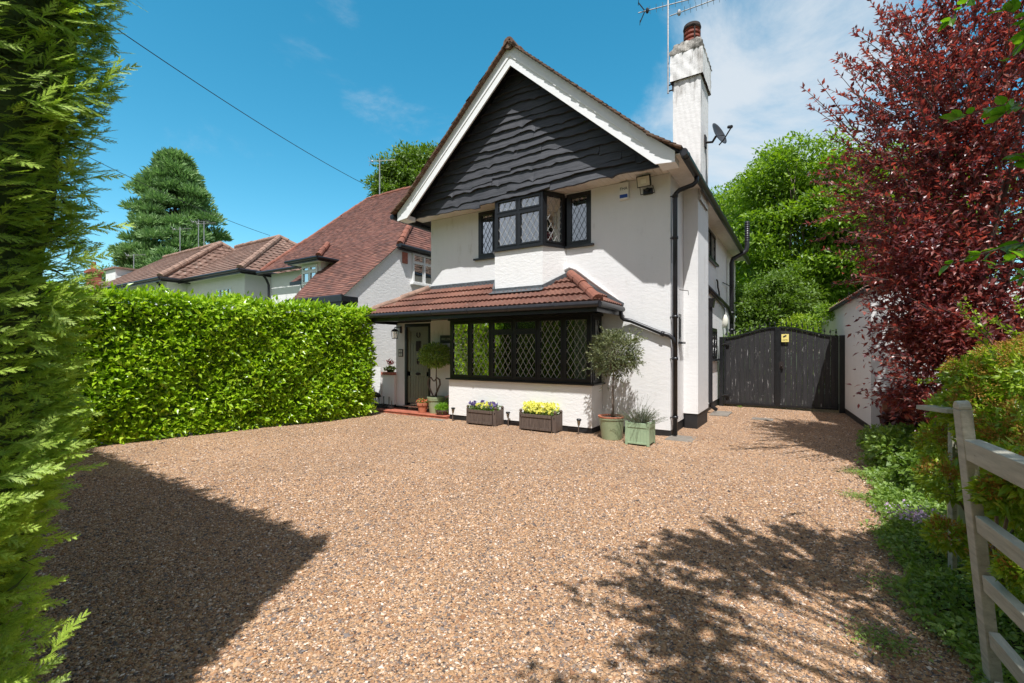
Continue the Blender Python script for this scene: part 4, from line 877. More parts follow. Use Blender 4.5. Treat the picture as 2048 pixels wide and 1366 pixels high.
k = MB(); caps(k, (NX-2.4, 6.0, 8.26), (-14.7, 6.0, 8.26), .09, .33); caps(k, (-14.72, 6.0, 8.26), (-15.3, 1.5, 4.42), .07, .33); k.build('ridge_tiles', M['ridge'], rf)
k = MB(); k.tube([(-15.35, 1.42, 4.33), (-11.2, 1.42, 4.30)], .06, 8); k.tube([(-10.5, -.34, 2.83), (NX+.1, -.34, 2.83)], .06, 8); k.tube([(NX+.16, 1.6, 4.52), (NX+.16, 10, 4.52)], .06, 8); k.box(NX+.002, NX+.12, 1.6, 10, 4.42, 4.56); k.box(-10.5, NX+.06, -.29, -.26, 2.7, 2.85)
k.tube([(-15.1, 1.45, 4.3), (-15.08, 1.6, 4.1), (-15.06, 1.68, 3.9), (-15.06, 1.68, 0)], .045, 8); k.build('gutter', M['pipe'], n1)
k = MB(); k.bar((NX+.03, -.27, 2.82), (NX+.03, 1.69, 4.50), .05, .06); k.box(NX-.0, NX+.06, -.30, -.22, 2.72, 2.84); k.build('verge', M['cream'], n1)
k = MB(); k.box(-8.9, -7.75, -.62, -.12, 2.66, 2.80); k.box(-8.85, -7.8, -.58, -.13, 0.1, 2.66); k.build('porch_fascia', M['black'], n1)
window(n1, (NX+.02, 2.24, 0), (0,1,0), (1,0,0), 3.50, 4.42, [(0, .50, 4.14), (.50, 1.0, 4.14), (1.0, 1.5, 4.14)], M['white'], None, sill=.05, fw=.035, gw=.018)
k = MB(); k.box(NX+.001, NX+.03, 1.84, 2.04, 4.05, 4.38)
for i in range(4): k.box(NX+.03, NX+.035, 1.84, 2.04, 4.06+i*.08, 4.125+i*.08)
k.build('brick_panel', M['brick'], n1)
k = MB(); k.box(NX-.14, NX-.12, 2.2, 3.6, 3.5, 4.4); k.box(-13.2, -11.7, 1.95, 1.98, 2.1, 3.95); k.build('room_lining', M['room'], n1)
window(n1, (-13.1, 1.72, 0), (1,0,0), (0,-1,0), 2.2, 3.9, [(0, .47, 3.3), (.47, .94, 3.3), (.94, 1.4, 3.3)], M['white'], None)
# dormer
DX0, DX1, DY = -11.85, -10.85, .95
k = MB(); k.box(DX0, DX1, DY, DY+1.6, 3.5, 4.22); k.build('dormer_wall', M['wall_n'], n1)
window(n1, (DX0+.1, DY-.02, 0), (1,0,0), (0,-1,0), 3.55, 4.15, [(0, .4, 3.95), (.4, .8, 3.95)], M['white'], None)
k = MB(); Vd = np.array((0, .9, .62)); Ld = np.linalg.norm(Vd); dm = (DX0+DX1)/2
tiled_slope(k, (0, DY-.3, 4.30), (1,0,0), Vd, Ld, lambda t: DX0-.3+.78*t/Ld, lambda t: DX1+.3-.78*t/Ld, .105, .02, jit=.002)
Vd2 = np.array((-.78, 0, .62)); Ld2 = np.linalg.norm(Vd2); tiled_slope(k, (DX1+.3, 0, 4.30), (0,1,0), Vd2, Ld2, lambda t: DY-.3+.9*t/Ld2, lambda t: 2.9, .105, .02, jit=.002)
Vd3 = np.array((.78, 0, .62)); tiled_slope(k, (DX0-.3, 0, 4.30), (0,1,0), Vd3, Ld2, lambda t: DY-.3+.9*t/Ld2, lambda t: 2.9, .105, .02, jit=.002)
dr = k.build('dormer_roof', M['ntile'], n1, uv=True); k = MB(); caps(k, (DX1+.3, DY-.3, 4.33), (dm+.02, DY+.6, 4.95), .085, .3); k.build('hip_tiles', M['ridge'], dr)
k = MB(); k.box(DX0-.3, DX1+.3, DY-.3, DY-.27, 4.18, 4.29); k.box(DX1+.27, DX1+.3, DY-.269, 2.2, 4.18, 4.29); k.box(DX0-.3, DX0-.27, DY-.269, 2.2, 4.18, 4.29); k.tube([(DX0-.34, DY-.34, 4.27), (DX1+.34, DY-.34, 4.27)], .05, 8); k.tube([(DX1+.34, DY-.34, 4.27), (DX1+.34, 1.9, 4.27)], .05, 8); k.build('dormer_gutter', M['black'], dr)
k = MB(); k.box(DX0-.26, DX1+.26, DY-.265, 2.0, 4.20, 4.22); k.build('dormer_soffit', M['white'], dr)
# small bay roof between wall window and dormer
k = MB(); Vs = np.array((0, .7, .6)); Ls = np.linalg.norm(Vs); tiled_slope(k, (0, 1.05, 3.72), (1,0,0), Vs, Ls, lambda t: -12.6, lambda t: -11.7, .105, .02, jit=.002); k.build('bay_roof', M['ntile'], n1, uv=True); k = MB(); k.box(-12.6, -11.7, 1.0, 1.06, 3.6, 3.72); k.build('bay_fascia', M['black'], n1)

def hip_house(name, label, x0, x1, y0, y1, ez, rz, ins, mat, left_hip=True, wallmat='wall_n', expo=.3, ridgex=None, win=()):
    """rectangular block; ridge along X; ins = run of the hips"""
    t = thing(name, label, 'house', ((x0+x1)/2, (y0+y1)/2, 0)); ym = (y0+y1)/2; h = rz-ez
    k = MB(); wall_panel(k, (x0, y0, 0), (1,0,0), (0,-1,0), x1-x0, 0, ez, [(a-x0, b-x0, c, d) for a, b, c, d in win]); wall_panel(k, (x1, y0+.1405, 0), (0,1,0), (1,0,0), y1-y0-.1405, 0, ez); wall_panel(k, (x0, y0+.1405, 0), (0,1,0), (-1,0,0), y1-y0-.1405, 0, ez); k.build('walls', M[wallmat], t)
    e = .35; k = MB(); Vf_ = np.array((0, ym-y0+e, h)); Lf_ = np.linalg.norm(Vf_); wv = dict(wave=.02, wl=.3)
    li = ins if left_hip else 0
    tiled_slope(k, (0, y0-e, ez), (1,0,0), Vf_, Lf_, lambda t: x0-e+(li+e)*t/Lf_, lambda t: x1+e-(ins+e)*t/Lf_, expo, .035)
    Vr2 = np.array((-(ins+e), 0, h)); Lr2 = np.linalg.norm(Vr2)
    tiled_slope(k, (x1+e, 0, ez), (0,1,0), Vr2, Lr2, lambda t: y0-e+(ym-y0+e)*t/Lr2, lambda t: y1+e-(y1-ym+e)*t/Lr2, expo, .035, wave=.018, wl=.3)
    Vb2 = np.array((0, -(y1-ym+e), h)); Lb2 = np.linalg.norm(Vb2); tiled_slope(k, (0, y1+e, ez), (1,0,0), Vb2, Lb2, lambda t: x0-e+(li+e)*t/Lb2, lambda t: x1+e-(ins+e)*t/Lb2, .6, .03)
    if left_hip:
        Vl2 = np.array((ins+e, 0, h)); tiled_slope(k, (x0-e, 0, ez), (0,1,0), Vl2, Lr2, lambda t: y0-e+(ym-y0+e)*t/Lr2, lambda t: y1+e-(y1-ym+e)*t/Lr2, .6, .03)
    r = k.build('roof', M[mat], t, uv=True)
    k = MB(); caps(k, (x1+e, y0-e, ez+.04), (x1-ins, ym, rz+.04), .13, .42); caps(k, (x1-ins, ym, rz+.04), (x0+li, ym, rz+.04), .11, .42); caps(k, (x1+e, y1+e, ez+.04), (x1-ins, ym, rz+.04), .11, .42); k.build('ridge_tiles', M['nridge'], r)
    k = MB(); k.tube([(x0-e, y0-e-.06, ez-.03), (x1+e+.06, y0-e-.06, ez-.03)], .065, 8); k.tube([(x1+e+.06, y0-e-.06, ez-.03), (x1+e+.06, y1, ez-.03)], .065, 8); k.box(x0-e, x1+e, y0-e, y0-e+.03, ez-.16, ez); k.box(x1+e-.03, x1+e, y0-e+.031, y1, ez-.16, ez); k.build('gutter', M['pipe'], t)
    k = MB(); k.box(x0-e+.04, x1+e-.04, y0-e+.04, y1, ez-.10, ez-.08); k.build('soffit', M['soffit'], t)
    for a, b, c, d in win:
        m_ = 4; window(t, (a, y0+.02, 0), (1,0,0), (0,-1,0), c, d, [((b-a)*i/m_, (b-a)*(i+1)/m_, None) for i in range(m_)], M['white'], None, georgian=(1, 3)); k = MB(); k.box(a, b, y0+.16, y0+.17, c, d); k.build('room_lining', M['room'], t)
    return t
n2 = hip_house('hipped_house', 'white house with brown hipped roof between catslide house and the far hipped house', -27.5, -16.9, 1.75, 8.4, 4.6, 7.05, 3.2, 'n2tile', True, win=[(-19.2, -17.9, 2.6, 4.05)])
n3 = hip_house('hipped_house', 'far white house with brown hipped roof and clay pots behind it', -30.6, -21.9, .95, 7.2, 4.6, 7.0, 1.9, 'n2tile', False, win=[(-27.2, -25.6, 2.6, 4.1)])
k = MB(); k.tube([(-22.3, .72, 4.5), (-22.2, .85, 4.3), (-22.15, .9, 4.1), (-22.15, .9, 0)], .05, 8); k.build('downpipe', M['pipe'], n3)
t = thing('parapet_house', 'plain white flat-topped house end beyond the brown hipped roofs', 'house', (-33, 1, 0))
k = MB(); k.box(-32.6, -31.1, 1.9, 4.4, 0, 6.1); k.box(-34.4, -32.7, 2.2, 4.4, 0, 5.5); k.build('walls', M['wall_n'], t); k = MB(); k.box(-32.7, -31.0, 1.8, 4.5, 6.102, 6.2); k.box(-34.5, -32.701, 2.1, 4.5, 5.502, 5.6); k.build('coping', M['nridge'], t)
t = thing('red_roofed_house', 'distant low house with dark red roof and brick chimney at far left', 'house', (-44, 1, 0))
k = MB(); k.box(-53, -45, 5, 11, 0, 6.0); k.build('walls', M['wall_n'], t); k = MB(); k.prism([(-53.4, 4.6, 6.0), (-44.6, 4.6, 6.0), (-46.5, 8, 8.0), (-53.4, 8, 8.0)], (0,0,0), (0,.1,.05)); k.build('roof', M['ntile'], t, uv=True)
k = MB(); k.box(-51.2, -50.2, 5.8, 6.6, 5.5, 8.5); k.box(-51.3, -50.1, 5.7, 6.7, 8.2, 8.4); k.build('chimney', M['brick'], t); k = MB(); k.lathe([(.2, 0), (.16, .7)], (-50.7, 6.2, 8.5), 10); k.build('chimney_pot', M['terra'], t)
cs = MB(); cs.box(-28.4, -26.9, 5.2, 6.0, 5.5, 7.5); cst = cs.build('chimney', M['brick'], n3)
k = MB()
for i in range(4): k.tube([(-28.2+i*.36, 5.6, 7.51), (-28.2+i*.36, 5.6, 7.8)], [.16, .15], 10)
k.build('chimney_pot', M['terra'], cst)
# roof aerials beyond
def roof_aerial(base, h, label, dirv=(.8, .5, .05)):
    t = thing('tv_aerial', label, 'aerial', base); top = (base[0], base[1], base[2]+h)
    aerial(t, base, top, dirv, [(base[2]+h*.93, -.5, .7)], 9, .16, M['metal'], M['metal'], .025); return t
roof_aerial((-13.9, 6.0, 8.2), 1.75, 'tv aerial on the ridge of the steep red-brown catslide roof')
roof_aerial(tuple(camp(360, 512, 27.5)), 1.75, 'leftmost tall tv aerial above the far hipped roof before the conifer')
roof_aerial(tuple(camp(408, 494, 27)), 1.5, 'right-hand pair aerial mast above far hipped roof, nearer its ridge end')
roof_aerial(tuple(camp(397, 496, 29)), 1.8, 'middle tv aerial mast rising from the far hipped roof')
roof_aerial((-31.9, 3.0, 6.2), 1.0, 'low tv aerial on top of the flat-topped white house')
# overhead cables
def cable(p, q, sag, label, r=.011):
    p, q = np.array(p, float), np.array(q, float); pts = []
    for i in range(25): s_ = i/24; pts.append(p+(q-p)*s_-np.array((0, 0, sag*4*s_*(1-s_))))
    k = MB(); k.tube(pts, r, 6); return tag(k.build('overhead_cable', M['black'], loc=tuple((p+q)/2)), label, 'cable', 'overhead telephone cables')

# ------------------------------------------------------------- foliage tools
def unit(v): return v/(np.linalg.norm(v, axis=-1, keepdims=True)+1e-9)
def rnd_dir(n): return unit(RNG.normal(size=(n, 3)))
def frames(d, nh):
    y = unit(d); z = unit(nh-y*np.sum(nh*y, -1, keepdims=True)); x = np.cross(y, z); return np.stack([x, y, z], -1)
def inst(mb, tv, tf, pos, Rm, sc_):
    n = len(pos); sc_ = np.asarray(sc_, float); sc_ = sc_[:, None] if sc_.ndim == 1 else sc_
    V = np.einsum('nij,vj->nvi', Rm, tv)*(sc_[:, None, :])+pos[:, None, :]
    mb.add(V.reshape(-1, 3), (tf[None]+(np.arange(n)*len(tv))[:, None, None]).reshape(-1, tf.shape[1]))
def leaf_t(w=.4, fold=.07, curl=-.12): return np.array([(0,0,0),(-w/2,.42,fold),(0,.5,0),(w/2,.42,fold),(0,1,curl)]), np.array([(0,2,1),(1,2,4),(0,3,2),(2,3,4)])
def broad_t(w=.8): return np.array([(0,0,0),(-w*.42,.18,.05),(-w*.5,.45,.06),(-w*.25,.8,.0),(0,1,-.12),(w*.25,.8,.0),(w*.5,.45,.06),(w*.42,.18,.05),(0,.5,0)]), np.array([(0,8,1),(1,8,2),(2,8,3),(3,8,4),(4,8,5),(5,8,6),(6,8,7),(7,8,0)])
def leaves(mb, pos, d, nh, L, w=.4, fold=.07, curl=-.12, broad=False):
    tv, tf = broad_t(w) if broad else leaf_t(w, fold, curl); inst(mb, tv, tf, pos, frames(d, nh), L)
def box_leaf(mb, n, cen, rad, size, w=.4, shell=.5, up=.5):
    """leaves through an ellipsoid volume, denser at its skin, blades mostly facing out and up"""
    d = rnd_dir(n); r = shell+(1-shell)*RNG.random(n)**.5; p = np.array(cen)+d*r[:, None]*np.array(rad)
    out = unit(d+RNG.normal(0, .6, (n, 3))+np.array((0, 0, .1))); nh = unit(rnd_dir(n)*.7+np.array((0, 0, up))+d*.5)
    leaves(mb, p, out, nh, size*RNG.uniform(.65, 1.25, n), w)
def clumpy(mb, cen, rad, nclump, nleaf, csize, size, w=.45, skin=.55, flat=.65, seed=0, taper=None, lo=-1):
    c = []; 
    while len(c) < nclump:
        d = rnd_dir(1)[0]; r = skin+(1-skin)*random.random()**.6
        if d[2]*r < lo: continue
        q = d*r
        if taper: q[:2] *= taper(q[2])
        c.append(q)
    c = np.array(c)*np.array(rad)+np.array(cen)
    cs = csize*RNG.uniform(.55, 1.3, nclump); N = nclump*nleaf; ci = np.repeat(np.arange(nclump), nleaf)
    d = rnd_dir(N); d[:, 2] = np.abs(d[:, 2])*RNG.choice([1, 1, 1, -1], N); r = RNG.random(N)**.45
    p = c[ci]+d*(r*cs[ci])[:, None]*np.array((1, 1, flat))
    out = unit(d+RNG.normal(0, .7, (N, 3))); nh = unit(d*.6+rnd_dir(N)*.6+np.array((0, 0, .65)))
    leaves(mb, p, out, nh, size*RNG.uniform(.6, 1.3, N), w); return c
def limb(mb, p, q, r0, r1, wob=.08, n=7, seg=8):
    p, q = np.array(p, float), np.array(q, float); L = np.linalg.norm(q-p); pts = []; o = RNG.normal(0, wob*L, 3)
    for i in range(n+1): s_ = i/n; pts.append(p+(q-p)*s_+o*math.sin(math.pi*s_)+RNG.normal(0, wob*L*.12, 3)*(0 < i < n))
    mb.tube(pts, [r0+(r1-r0)*(i/n)**.8 for i in range(n+1)], seg)
def tree(name, label, base, h_tr, cen, rad, nclump, nleaf, csize, size, lmat, bark='bark', r0=.16, group=None, **kw):
    t = thing(name, label, 'tree', tuple(base), group); b = MB(); k = MB(); c = clumpy(k, cen, rad, nclump, nleaf, csize, size, **kw)
    base = np.array(base, float); cen = np.array(cen, float); top = base+(cen-base)*.75; limb(b, base, top, r0, r0*.45, .03, 8, 10)
    idx = RNG.choice(len(c), min(len(c), 46), replace=False)
    for i in idx:
        s_ = random.uniform(.3, 1); a = base+(top-base)*s_; limb(b, a, c[i], r0*.32*(1.2-s_*.5), .012, .07, 5, 6)
    b.build('trunk', M[bark], t, smooth=True); k.build('crown', M[lmat], t); return t
def camp(px, py, b):
    a = (px-1024)/910; s_, c_ = .5361, .8441; return np.array((1.8464+b*(a*c_-s_), -7.8627+b*(a*s_+c_), 1.45+(700-py)/910*b))

# ------------------------------------------------------------- clipped laurel hedge
t = thing('laurel_hedge', 'clipped glossy laurel hedge in bright green along the left side of the drive', 'hedge', (-7.2, -3.5, 0))
def hx(y): return -6.13-.22*(-1.05-y)
HT, Y0, Y1 = 2.33, -8.2, -1.08
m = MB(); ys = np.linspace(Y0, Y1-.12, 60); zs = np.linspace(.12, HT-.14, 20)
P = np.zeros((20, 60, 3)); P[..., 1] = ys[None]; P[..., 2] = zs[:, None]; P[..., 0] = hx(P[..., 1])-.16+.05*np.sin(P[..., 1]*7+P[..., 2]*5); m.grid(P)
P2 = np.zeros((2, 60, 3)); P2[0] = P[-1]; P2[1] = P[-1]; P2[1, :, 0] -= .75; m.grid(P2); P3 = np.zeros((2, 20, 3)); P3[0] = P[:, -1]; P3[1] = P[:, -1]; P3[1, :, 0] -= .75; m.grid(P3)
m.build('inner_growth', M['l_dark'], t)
k = MB()
for i in range(20): y = Y0+i*.33; limb(k, (hx(y)-.3, y, 0), (hx(y)-.35+random.uniform(-.15,.15), y+random.uniform(-.2,.2), 1.6), .03, .012, .05, 4, 6)
k.build('stems', M['bark'], t)
m = MB()
def laurel(n, depth_lo, depth_hi, size):
    y = RNG.uniform(Y0, Y1, n); z = .03+RNG.random(n)*(HT-.03); und = .05*np.sin(y*2.1+z*1.3)+.035*np.sin(z*4.1-y*3.3)+.025*np.sin(y*9+z*7)
    rnd = np.where(z > HT-.2, -(z-HT+.2)**2*2.2, 0)+np.where(z < .35, -(.35-z)*.25, 0)
    x = hx(y)+und+rnd-RNG.uniform(depth_lo, depth_hi, n); p = np.stack([x, y, z], -1)
    d = unit(np.array((.75, -.1, .25))+RNG.normal(0, .62, (n, 3))); nh = unit(np.array((.75, -.25, .75))+RNG.normal(0, .42, (n, 3)))
    leaves(m, p, d, nh, size*RNG.uniform(.6, 1.25, n), .42, .06, -.1)
laurel(15000, -.06, .05, .122); laurel(8000, .05, .14, .12)
n = 5200; y = RNG.uniform(Y0, Y1, n); x = hx(y)-RNG.uniform(0, .85, n); z = HT-.05+.04*np.sin(y*5)+RNG.uniform(-.06, .05, n)+(RNG.random(n)**9)*.16
leaves(m, np.stack([x, y, z], -1), unit(np.array((.25, 0, .8))+RNG.normal(0, .5, (n, 3))), unit(np.array((.3, -.3, 1.))+RNG.normal(0, .5, (n, 3))), .125*RNG.uniform(.6, 1.2, n), .42, .06, -.1)
n = 3200; z = .1+RNG.random(n)*(HT-.1); x = hx(Y1)-RNG.uniform(-.02, .85, n); y = Y1+RNG.uniform(-.08, .05, n)+.04*np.sin(z*6+x*4)
leaves(m, np.stack([x, y, z], -1), unit(np.array((.1, .8, .25))+RNG.normal(0, .55, (n, 3))), unit(np.array((.2, .8, .6))+RNG.normal(0, .4, (n, 3))), .125*RNG.uniform(.6, 1.2, n), .42, .06, -.1)
n = 2600; y = RNG.uniform(Y0, Y1, n); leaves(m, np.stack([hx(y)-RNG.uniform(-.02, .16, n), y, .01+RNG.random(n)*.22], -1), unit(np.array((.6, -.1, .1))+RNG.normal(0, .5, (n, 3))), unit(np.array((.8, -.3, .6))+RNG.normal(0, .4, (n, 3))), .12*RNG.uniform(.6, 1.2, n), .42, .06, -.1)
m.build('leaves', M['l_laurel'], t)

# ------------------------------------------------------------- tall conifer hedge at the left of the entrance
t = thing('conifer_hedge', 'tall feathery green conifer hedge beside the entrance at the left', 'hedge', (-3, -8, 0))
zk = np.array([0, .18, .39, .6, .81, 1.03, 1.24, 1.45, 1.75, 1.98, 2.19, 2.4, 2.93, 3.4]); pk = np.array([-75, -45, 5, 38, 64, 92, 120, 124, 126, 156, 158, 188, 198, 200])
def corner(z):
    z = np.asarray(z, float); A = (np.interp(z, zk, pk)-1024)/910; B = .20*np.clip(1-z/3.2, 0, 1); dx, dy = -.54-1.8464+.907*B, -7.16+7.8627+.42*B; ax = dx*.8441+dy*.5361; bx = -dx*.5361+dy*.8441; q = (A*bx-ax)/(-.1317+A*.9907)
    return np.stack([-.54+.42*q+.907*B, -7.16-.907*q+.42*B], -1)
DR = np.array((.42, -.907)); DF = np.array((-1., .03)); NR = np.array((.907, .42)); NF = np.array((.03, 1.)); CH = 3.22
def frond(detail=True):
    V = []; F = []
    def tri(a, b, w):
        a, b = np.array(a, float), np.array(b, float); d = b-a; pr = np.array((d[1], -d[0], 0)); pr = pr/(np.linalg.norm(pr)+1e-9)*w; i = len(V)
        V.extend([a-pr, a+pr, b]); F.append((i, i+1, i+2))
    tri((0,0,0), (0,1,-.1), .02)
    nn = 11 if detail else 6
    for i in range(nn):
        s_ = .08+.86*i/nn; L = .40*(1-s_*.72)
        for sg in (-1, 1):
            a = np.array((0, s_, -.1*s_)); ang = R(36+12*((i*7) % 3-1)); d = np.array((sg*math.sin(ang), math.cos(ang), -.12)); b = a+d*L
            tri(a, b, .020 if detail else .05)
            if detail:
                for j in (.3, .55, .8):
                    q = a+d*L*j
                    for s2 in (-1, 1):
                        a2 = ang*sg+s2*R(38); tri(q, q+np.array((math.sin(a2), math.cos(a2), -.1))*L*.40*(1-j*.45), .012)
    return np.array(V), np.array(F)
FD, FS = frond(True), frond(False)
m = MB()
def conif(n, face, smax, smin, size, tmpl, dep=(-.07, .10)):
    z = RNG.random(n)*CH; s_ = smin+(smax-smin)*RNG.random(n); c = corner(z); D, Nn = (DR, NR) if face == 'r' else (DF, NF)
    und = .03*np.sin(z*13+2.2*np.sin(s_*6)+1.5*np.sin(z*3.1))+.03*np.sin(s_*11+z*5)
    xy = c+D[None]*s_[:, None]+Nn[None]*(und-RNG.uniform(*dep, n))[:, None]
    p = np.stack([xy[:, 0], xy[:, 1], z], -1)
    n3 = np.array((Nn[0], Nn[1], 0)); side = np.array((-DR[0]*.6, -DR[1]*.6, 0)) if face == 'r' else np.array((.7, 0, 0))
    d = unit(n3*.55+side*.75+np.array((0, 0, .32))+RNG.normal(0, .36, (n, 3))); nh = unit(np.array((.3, -.55, 1.1))+n3*.5+RNG.normal(0, .34, (n, 3)))
    inst(m, tmpl[0], tmpl[1], p, frames(d, nh), size*RNG.uniform(.55, 1.3, n)*np.ones(n))
conif(3300, 'r', .95, -.02, .072, FD, (-.03, .05)); conif(1300, 'r', .8, -.03, .088, FD, (-.06, .01)); conif(1300, 'f', .5, -.02, .065, FD, (-.03, .04)); conif(2000, 'r', .16, -.02, .06, FD, (-.03, .03)); conif(22, 'r', .5, -.05, .14, FD, (-.08, .0))
conif(3200, 'r', 2.6, .95, .16, FS); conif(12000, 'f', 7.5, .5, .11, FS, (-.03, .08))
n = 9000; s_ = RNG.random(n)*7.5; c = corner(np.full(n, CH)); dd = RNG.random(n)*1.6
xy = c+DF*s_[:, None]+np.array((.2, -.98))*dd[:, None]; inst(m, FS[0], FS[1], np.stack([xy[:, 0], xy[:, 1], CH-.03+RNG.normal(0, .025, n)], -1), frames(unit(np.array((.2, 0, .7))+RNG.normal(0, .6, (n, 3))), rnd_dir(n)), .075*RNG.uniform(.6, 1.2, n))
m.build('foliage', M['l_conif'], t)
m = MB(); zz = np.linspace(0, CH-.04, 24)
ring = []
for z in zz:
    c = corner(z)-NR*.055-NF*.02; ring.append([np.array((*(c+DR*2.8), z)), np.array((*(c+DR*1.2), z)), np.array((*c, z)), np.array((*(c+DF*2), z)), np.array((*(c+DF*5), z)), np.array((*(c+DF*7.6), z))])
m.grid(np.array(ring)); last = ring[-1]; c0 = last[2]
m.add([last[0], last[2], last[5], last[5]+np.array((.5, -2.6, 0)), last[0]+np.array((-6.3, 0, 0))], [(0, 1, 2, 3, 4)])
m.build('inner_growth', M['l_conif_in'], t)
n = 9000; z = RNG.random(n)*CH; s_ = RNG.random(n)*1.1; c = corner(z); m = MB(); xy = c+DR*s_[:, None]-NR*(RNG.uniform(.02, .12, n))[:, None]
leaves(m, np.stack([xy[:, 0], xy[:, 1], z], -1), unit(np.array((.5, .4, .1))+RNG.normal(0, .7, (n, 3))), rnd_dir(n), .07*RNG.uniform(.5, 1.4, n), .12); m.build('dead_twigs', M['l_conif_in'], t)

# ------------------------------------------------------------- purple-leaved tree
def shoots(mb_l, mb_w, starts, dirs, lens, per, size, w, wr=.004, droop=.0, broad=False, spread=1.0):
    for p, d, L in zip(starts, dirs, lens):
        n = max(3, int(per*L)); d = d/np.linalg.norm(d); s_ = np.linspace(0, 1, 5); bend = np.array((0, 0, -droop))
        line = lambda q: p+d*L*q[:, None]+bend*(q[:, None]**2)*L
        if mb_w is not None: mb_w.tube(list(line(s_)), [wr*(1.2-.8*x) for x in s_], 5)
        q = RNG.random(n)*.95+.05; pos = line(q); side = rnd_dir(n); side = unit(side-d*np.sum(side*d, -1, keepdims=True))
        dd = unit(d*.7+side*.75*spread+np.array((0, 0, .05))); nh = unit(np.array((0, 0, 1.))+RNG.normal(0, .45, (n, 3)))
        leaves(mb_l, pos, dd, nh, size*RNG.uniform(.65, 1.15, n)*(1.05-.35*q), w, broad=broad)
t = thing('purple_plum_tree', 'purple-leaved plum tree with upright wine-red shoots at the right', 'tree', tuple(camp(1925, 905, 5.6)*np.array((1, 1, 0))))
L_, W_ = MB(), MB(); pc = camp(1930, 330, 5.5); tb = camp(1925, 905, 5.6); tb[2] = 0
side = np.array((.8441, .5361, 0)); fwd = np.array((-.5361, .8441, 0))
forks = []
limb(W_, tb, tb+np.array((0, 0, 1.2)), .085, .07, .03, 5, 10)
for i in range(13):
    a = tb+np.array((0, 0, random.uniform(.7, 1.2))); an = random.uniform(0, 6.28); e = pc+side*math.cos(an)*random.uniform(.3, 1.0)+fwd*math.sin(an)*random.uniform(.2, .9)+np.array((0, 0, random.uniform(-1.2, 2.0)))
    limb(W_, a, e, .038, .013, .05, 7, 7); forks.append((a, e))
ns = 1150; st = []; ds = []; ln = []
for i in range(ns):
    d = rnd_dir(1)[0]; r = random.random()**.42*.92; q = d*r
    lat = q@side; 
    p = pc+side*(q[0]*1.16)+fwd*(q[1]*1.25)+np.array((0, 0, q[2]*2.45+.1))
    if p[2] < 1.0: continue
    o = (side*q[0]+fwd*q[1])*1.1+np.array((0, 0, .55+.45*q[2]))+RNG.normal(0, .28, 3)
    if q[0] < -.2 and q[2] < .1: o = o+np.array((0, 0, -.25))
    st.append(p); ds.append(o); ln.append(random.uniform(.32, .72))
shoots(L_, W_, st, ds, ln, 46, .09, .42, .005, .06)
for (px, py, qx, qy, b, n_) in ((1700, 260, 1606, 168, 4.5, 26), (1720, 290, 1628, 190, 4.6, 22), (1760, 250, 1668, 128, 4.7, 22), (1830, 140, 1765, 25, 4.9, 24), (1860, 120, 1800, 0, 4.9, 24), (1800, 180, 1722, 88, 4.8, 22), (1740, 330, 1650, 250, 4.7, 20), (1740, 380, 1668, 330, 4.8, 20), (1900, 60, 1860, -40, 5, 20), (1780, 230, 1690, 170, 4.6, 20),
                           (1760, 480, 1690, 455, 4.9, 20), (1770, 560, 1700, 560, 4.9, 20), (1790, 620, 1715, 605, 5, 20), (1820, 660, 1738, 640, 5, 20), (1830, 760, 1732, 702, 4.8, 24), (1850, 770, 1745, 740, 4.8, 22), (1860, 720, 1770, 700, 4.9, 20), (1850, 690, 1775, 640, 5, 20), (1880, 820, 1800, 790, 4.9, 20), (1900, 850, 1830, 830, 4.9, 22), (1900, 800, 1850, 760, 5, 20), (1890, 640, 1830, 600, 4.6, 22), (1930, 640, 1870, 605, 4.5, 22)):
    a, e = camp(px, py, b+.25), camp(qx, qy, b); shoots(L_, W_, [a, a+side*.04], [e-a, e-a+RNG.normal(0, .05, 3)], [np.linalg.norm(e-a)]*2, n_*1.1, .085, .42, .005, .05)
N_ = 13000; d = rnd_dir(N_); rr = RNG.random(N_)**.5*.9; p = pc+side*(d[:, :1]*rr[:, None]*1.15)+fwd*(d[:, 1:2]*rr[:, None]*1.2)+np.array((0, 0, 1))*(d[:, 2:]*rr[:, None]*2.4); p = p[p[:, 2] > 1.05]; leaves(L_, p, rnd_dir(len(p)), unit(rnd_dir(len(p))+np.array((0, 0, .7))), .08*RNG.uniform(.6, 1.2, len(p)), .42)
for (px, py, b, sx_, sz_, n_) in ((1845, 520, 5.2, .40, .42, 3000), (1840, 660, 5.2, .24, .22, 1300), (1900, 620, 5.2, .35, .4, 3000), (1850, 800, 5.1, .25, .15, 1500)):
    p = camp(px, py, b)+side*RNG.uniform(-sx_, sx_, n_)[:, None]+fwd*RNG.normal(0, .3, n_)[:, None]+np.array((0, 0, 1))*RNG.normal(0, sz_*.6, n_)[:, None]; leaves(L_, p, unit(rnd_dir(n_)+np.array((-.5, -.2, -.1))), unit(rnd_dir(n_)*.6+np.array((0, 0, .8))), .085*RNG.uniform(.6, 1.2, n_), .42)
nb_ = 6500; p = camp(1915, 700, 5.1)+side*RNG.uniform(-.62, .7, nb_)[:, None]+fwd*RNG.normal(0, .25, nb_)[:, None]+np.array((0, 0, 1))*RNG.normal(0, .33, nb_)[:, None]; p = p[p[:, 2] > .35]
leaves(L_, p, unit(rnd_dir(len(p))+np.array((-.3, -.3, .3))), unit(rnd_dir(len(p))*.6+np.array((0, 0, .8))), .08*RNG.uniform(.6, 1.2, len(p)), .42)
W_.build('trunk', M['barkd'], t, smooth=True); L_.build('crown', M['l_plum'], t)

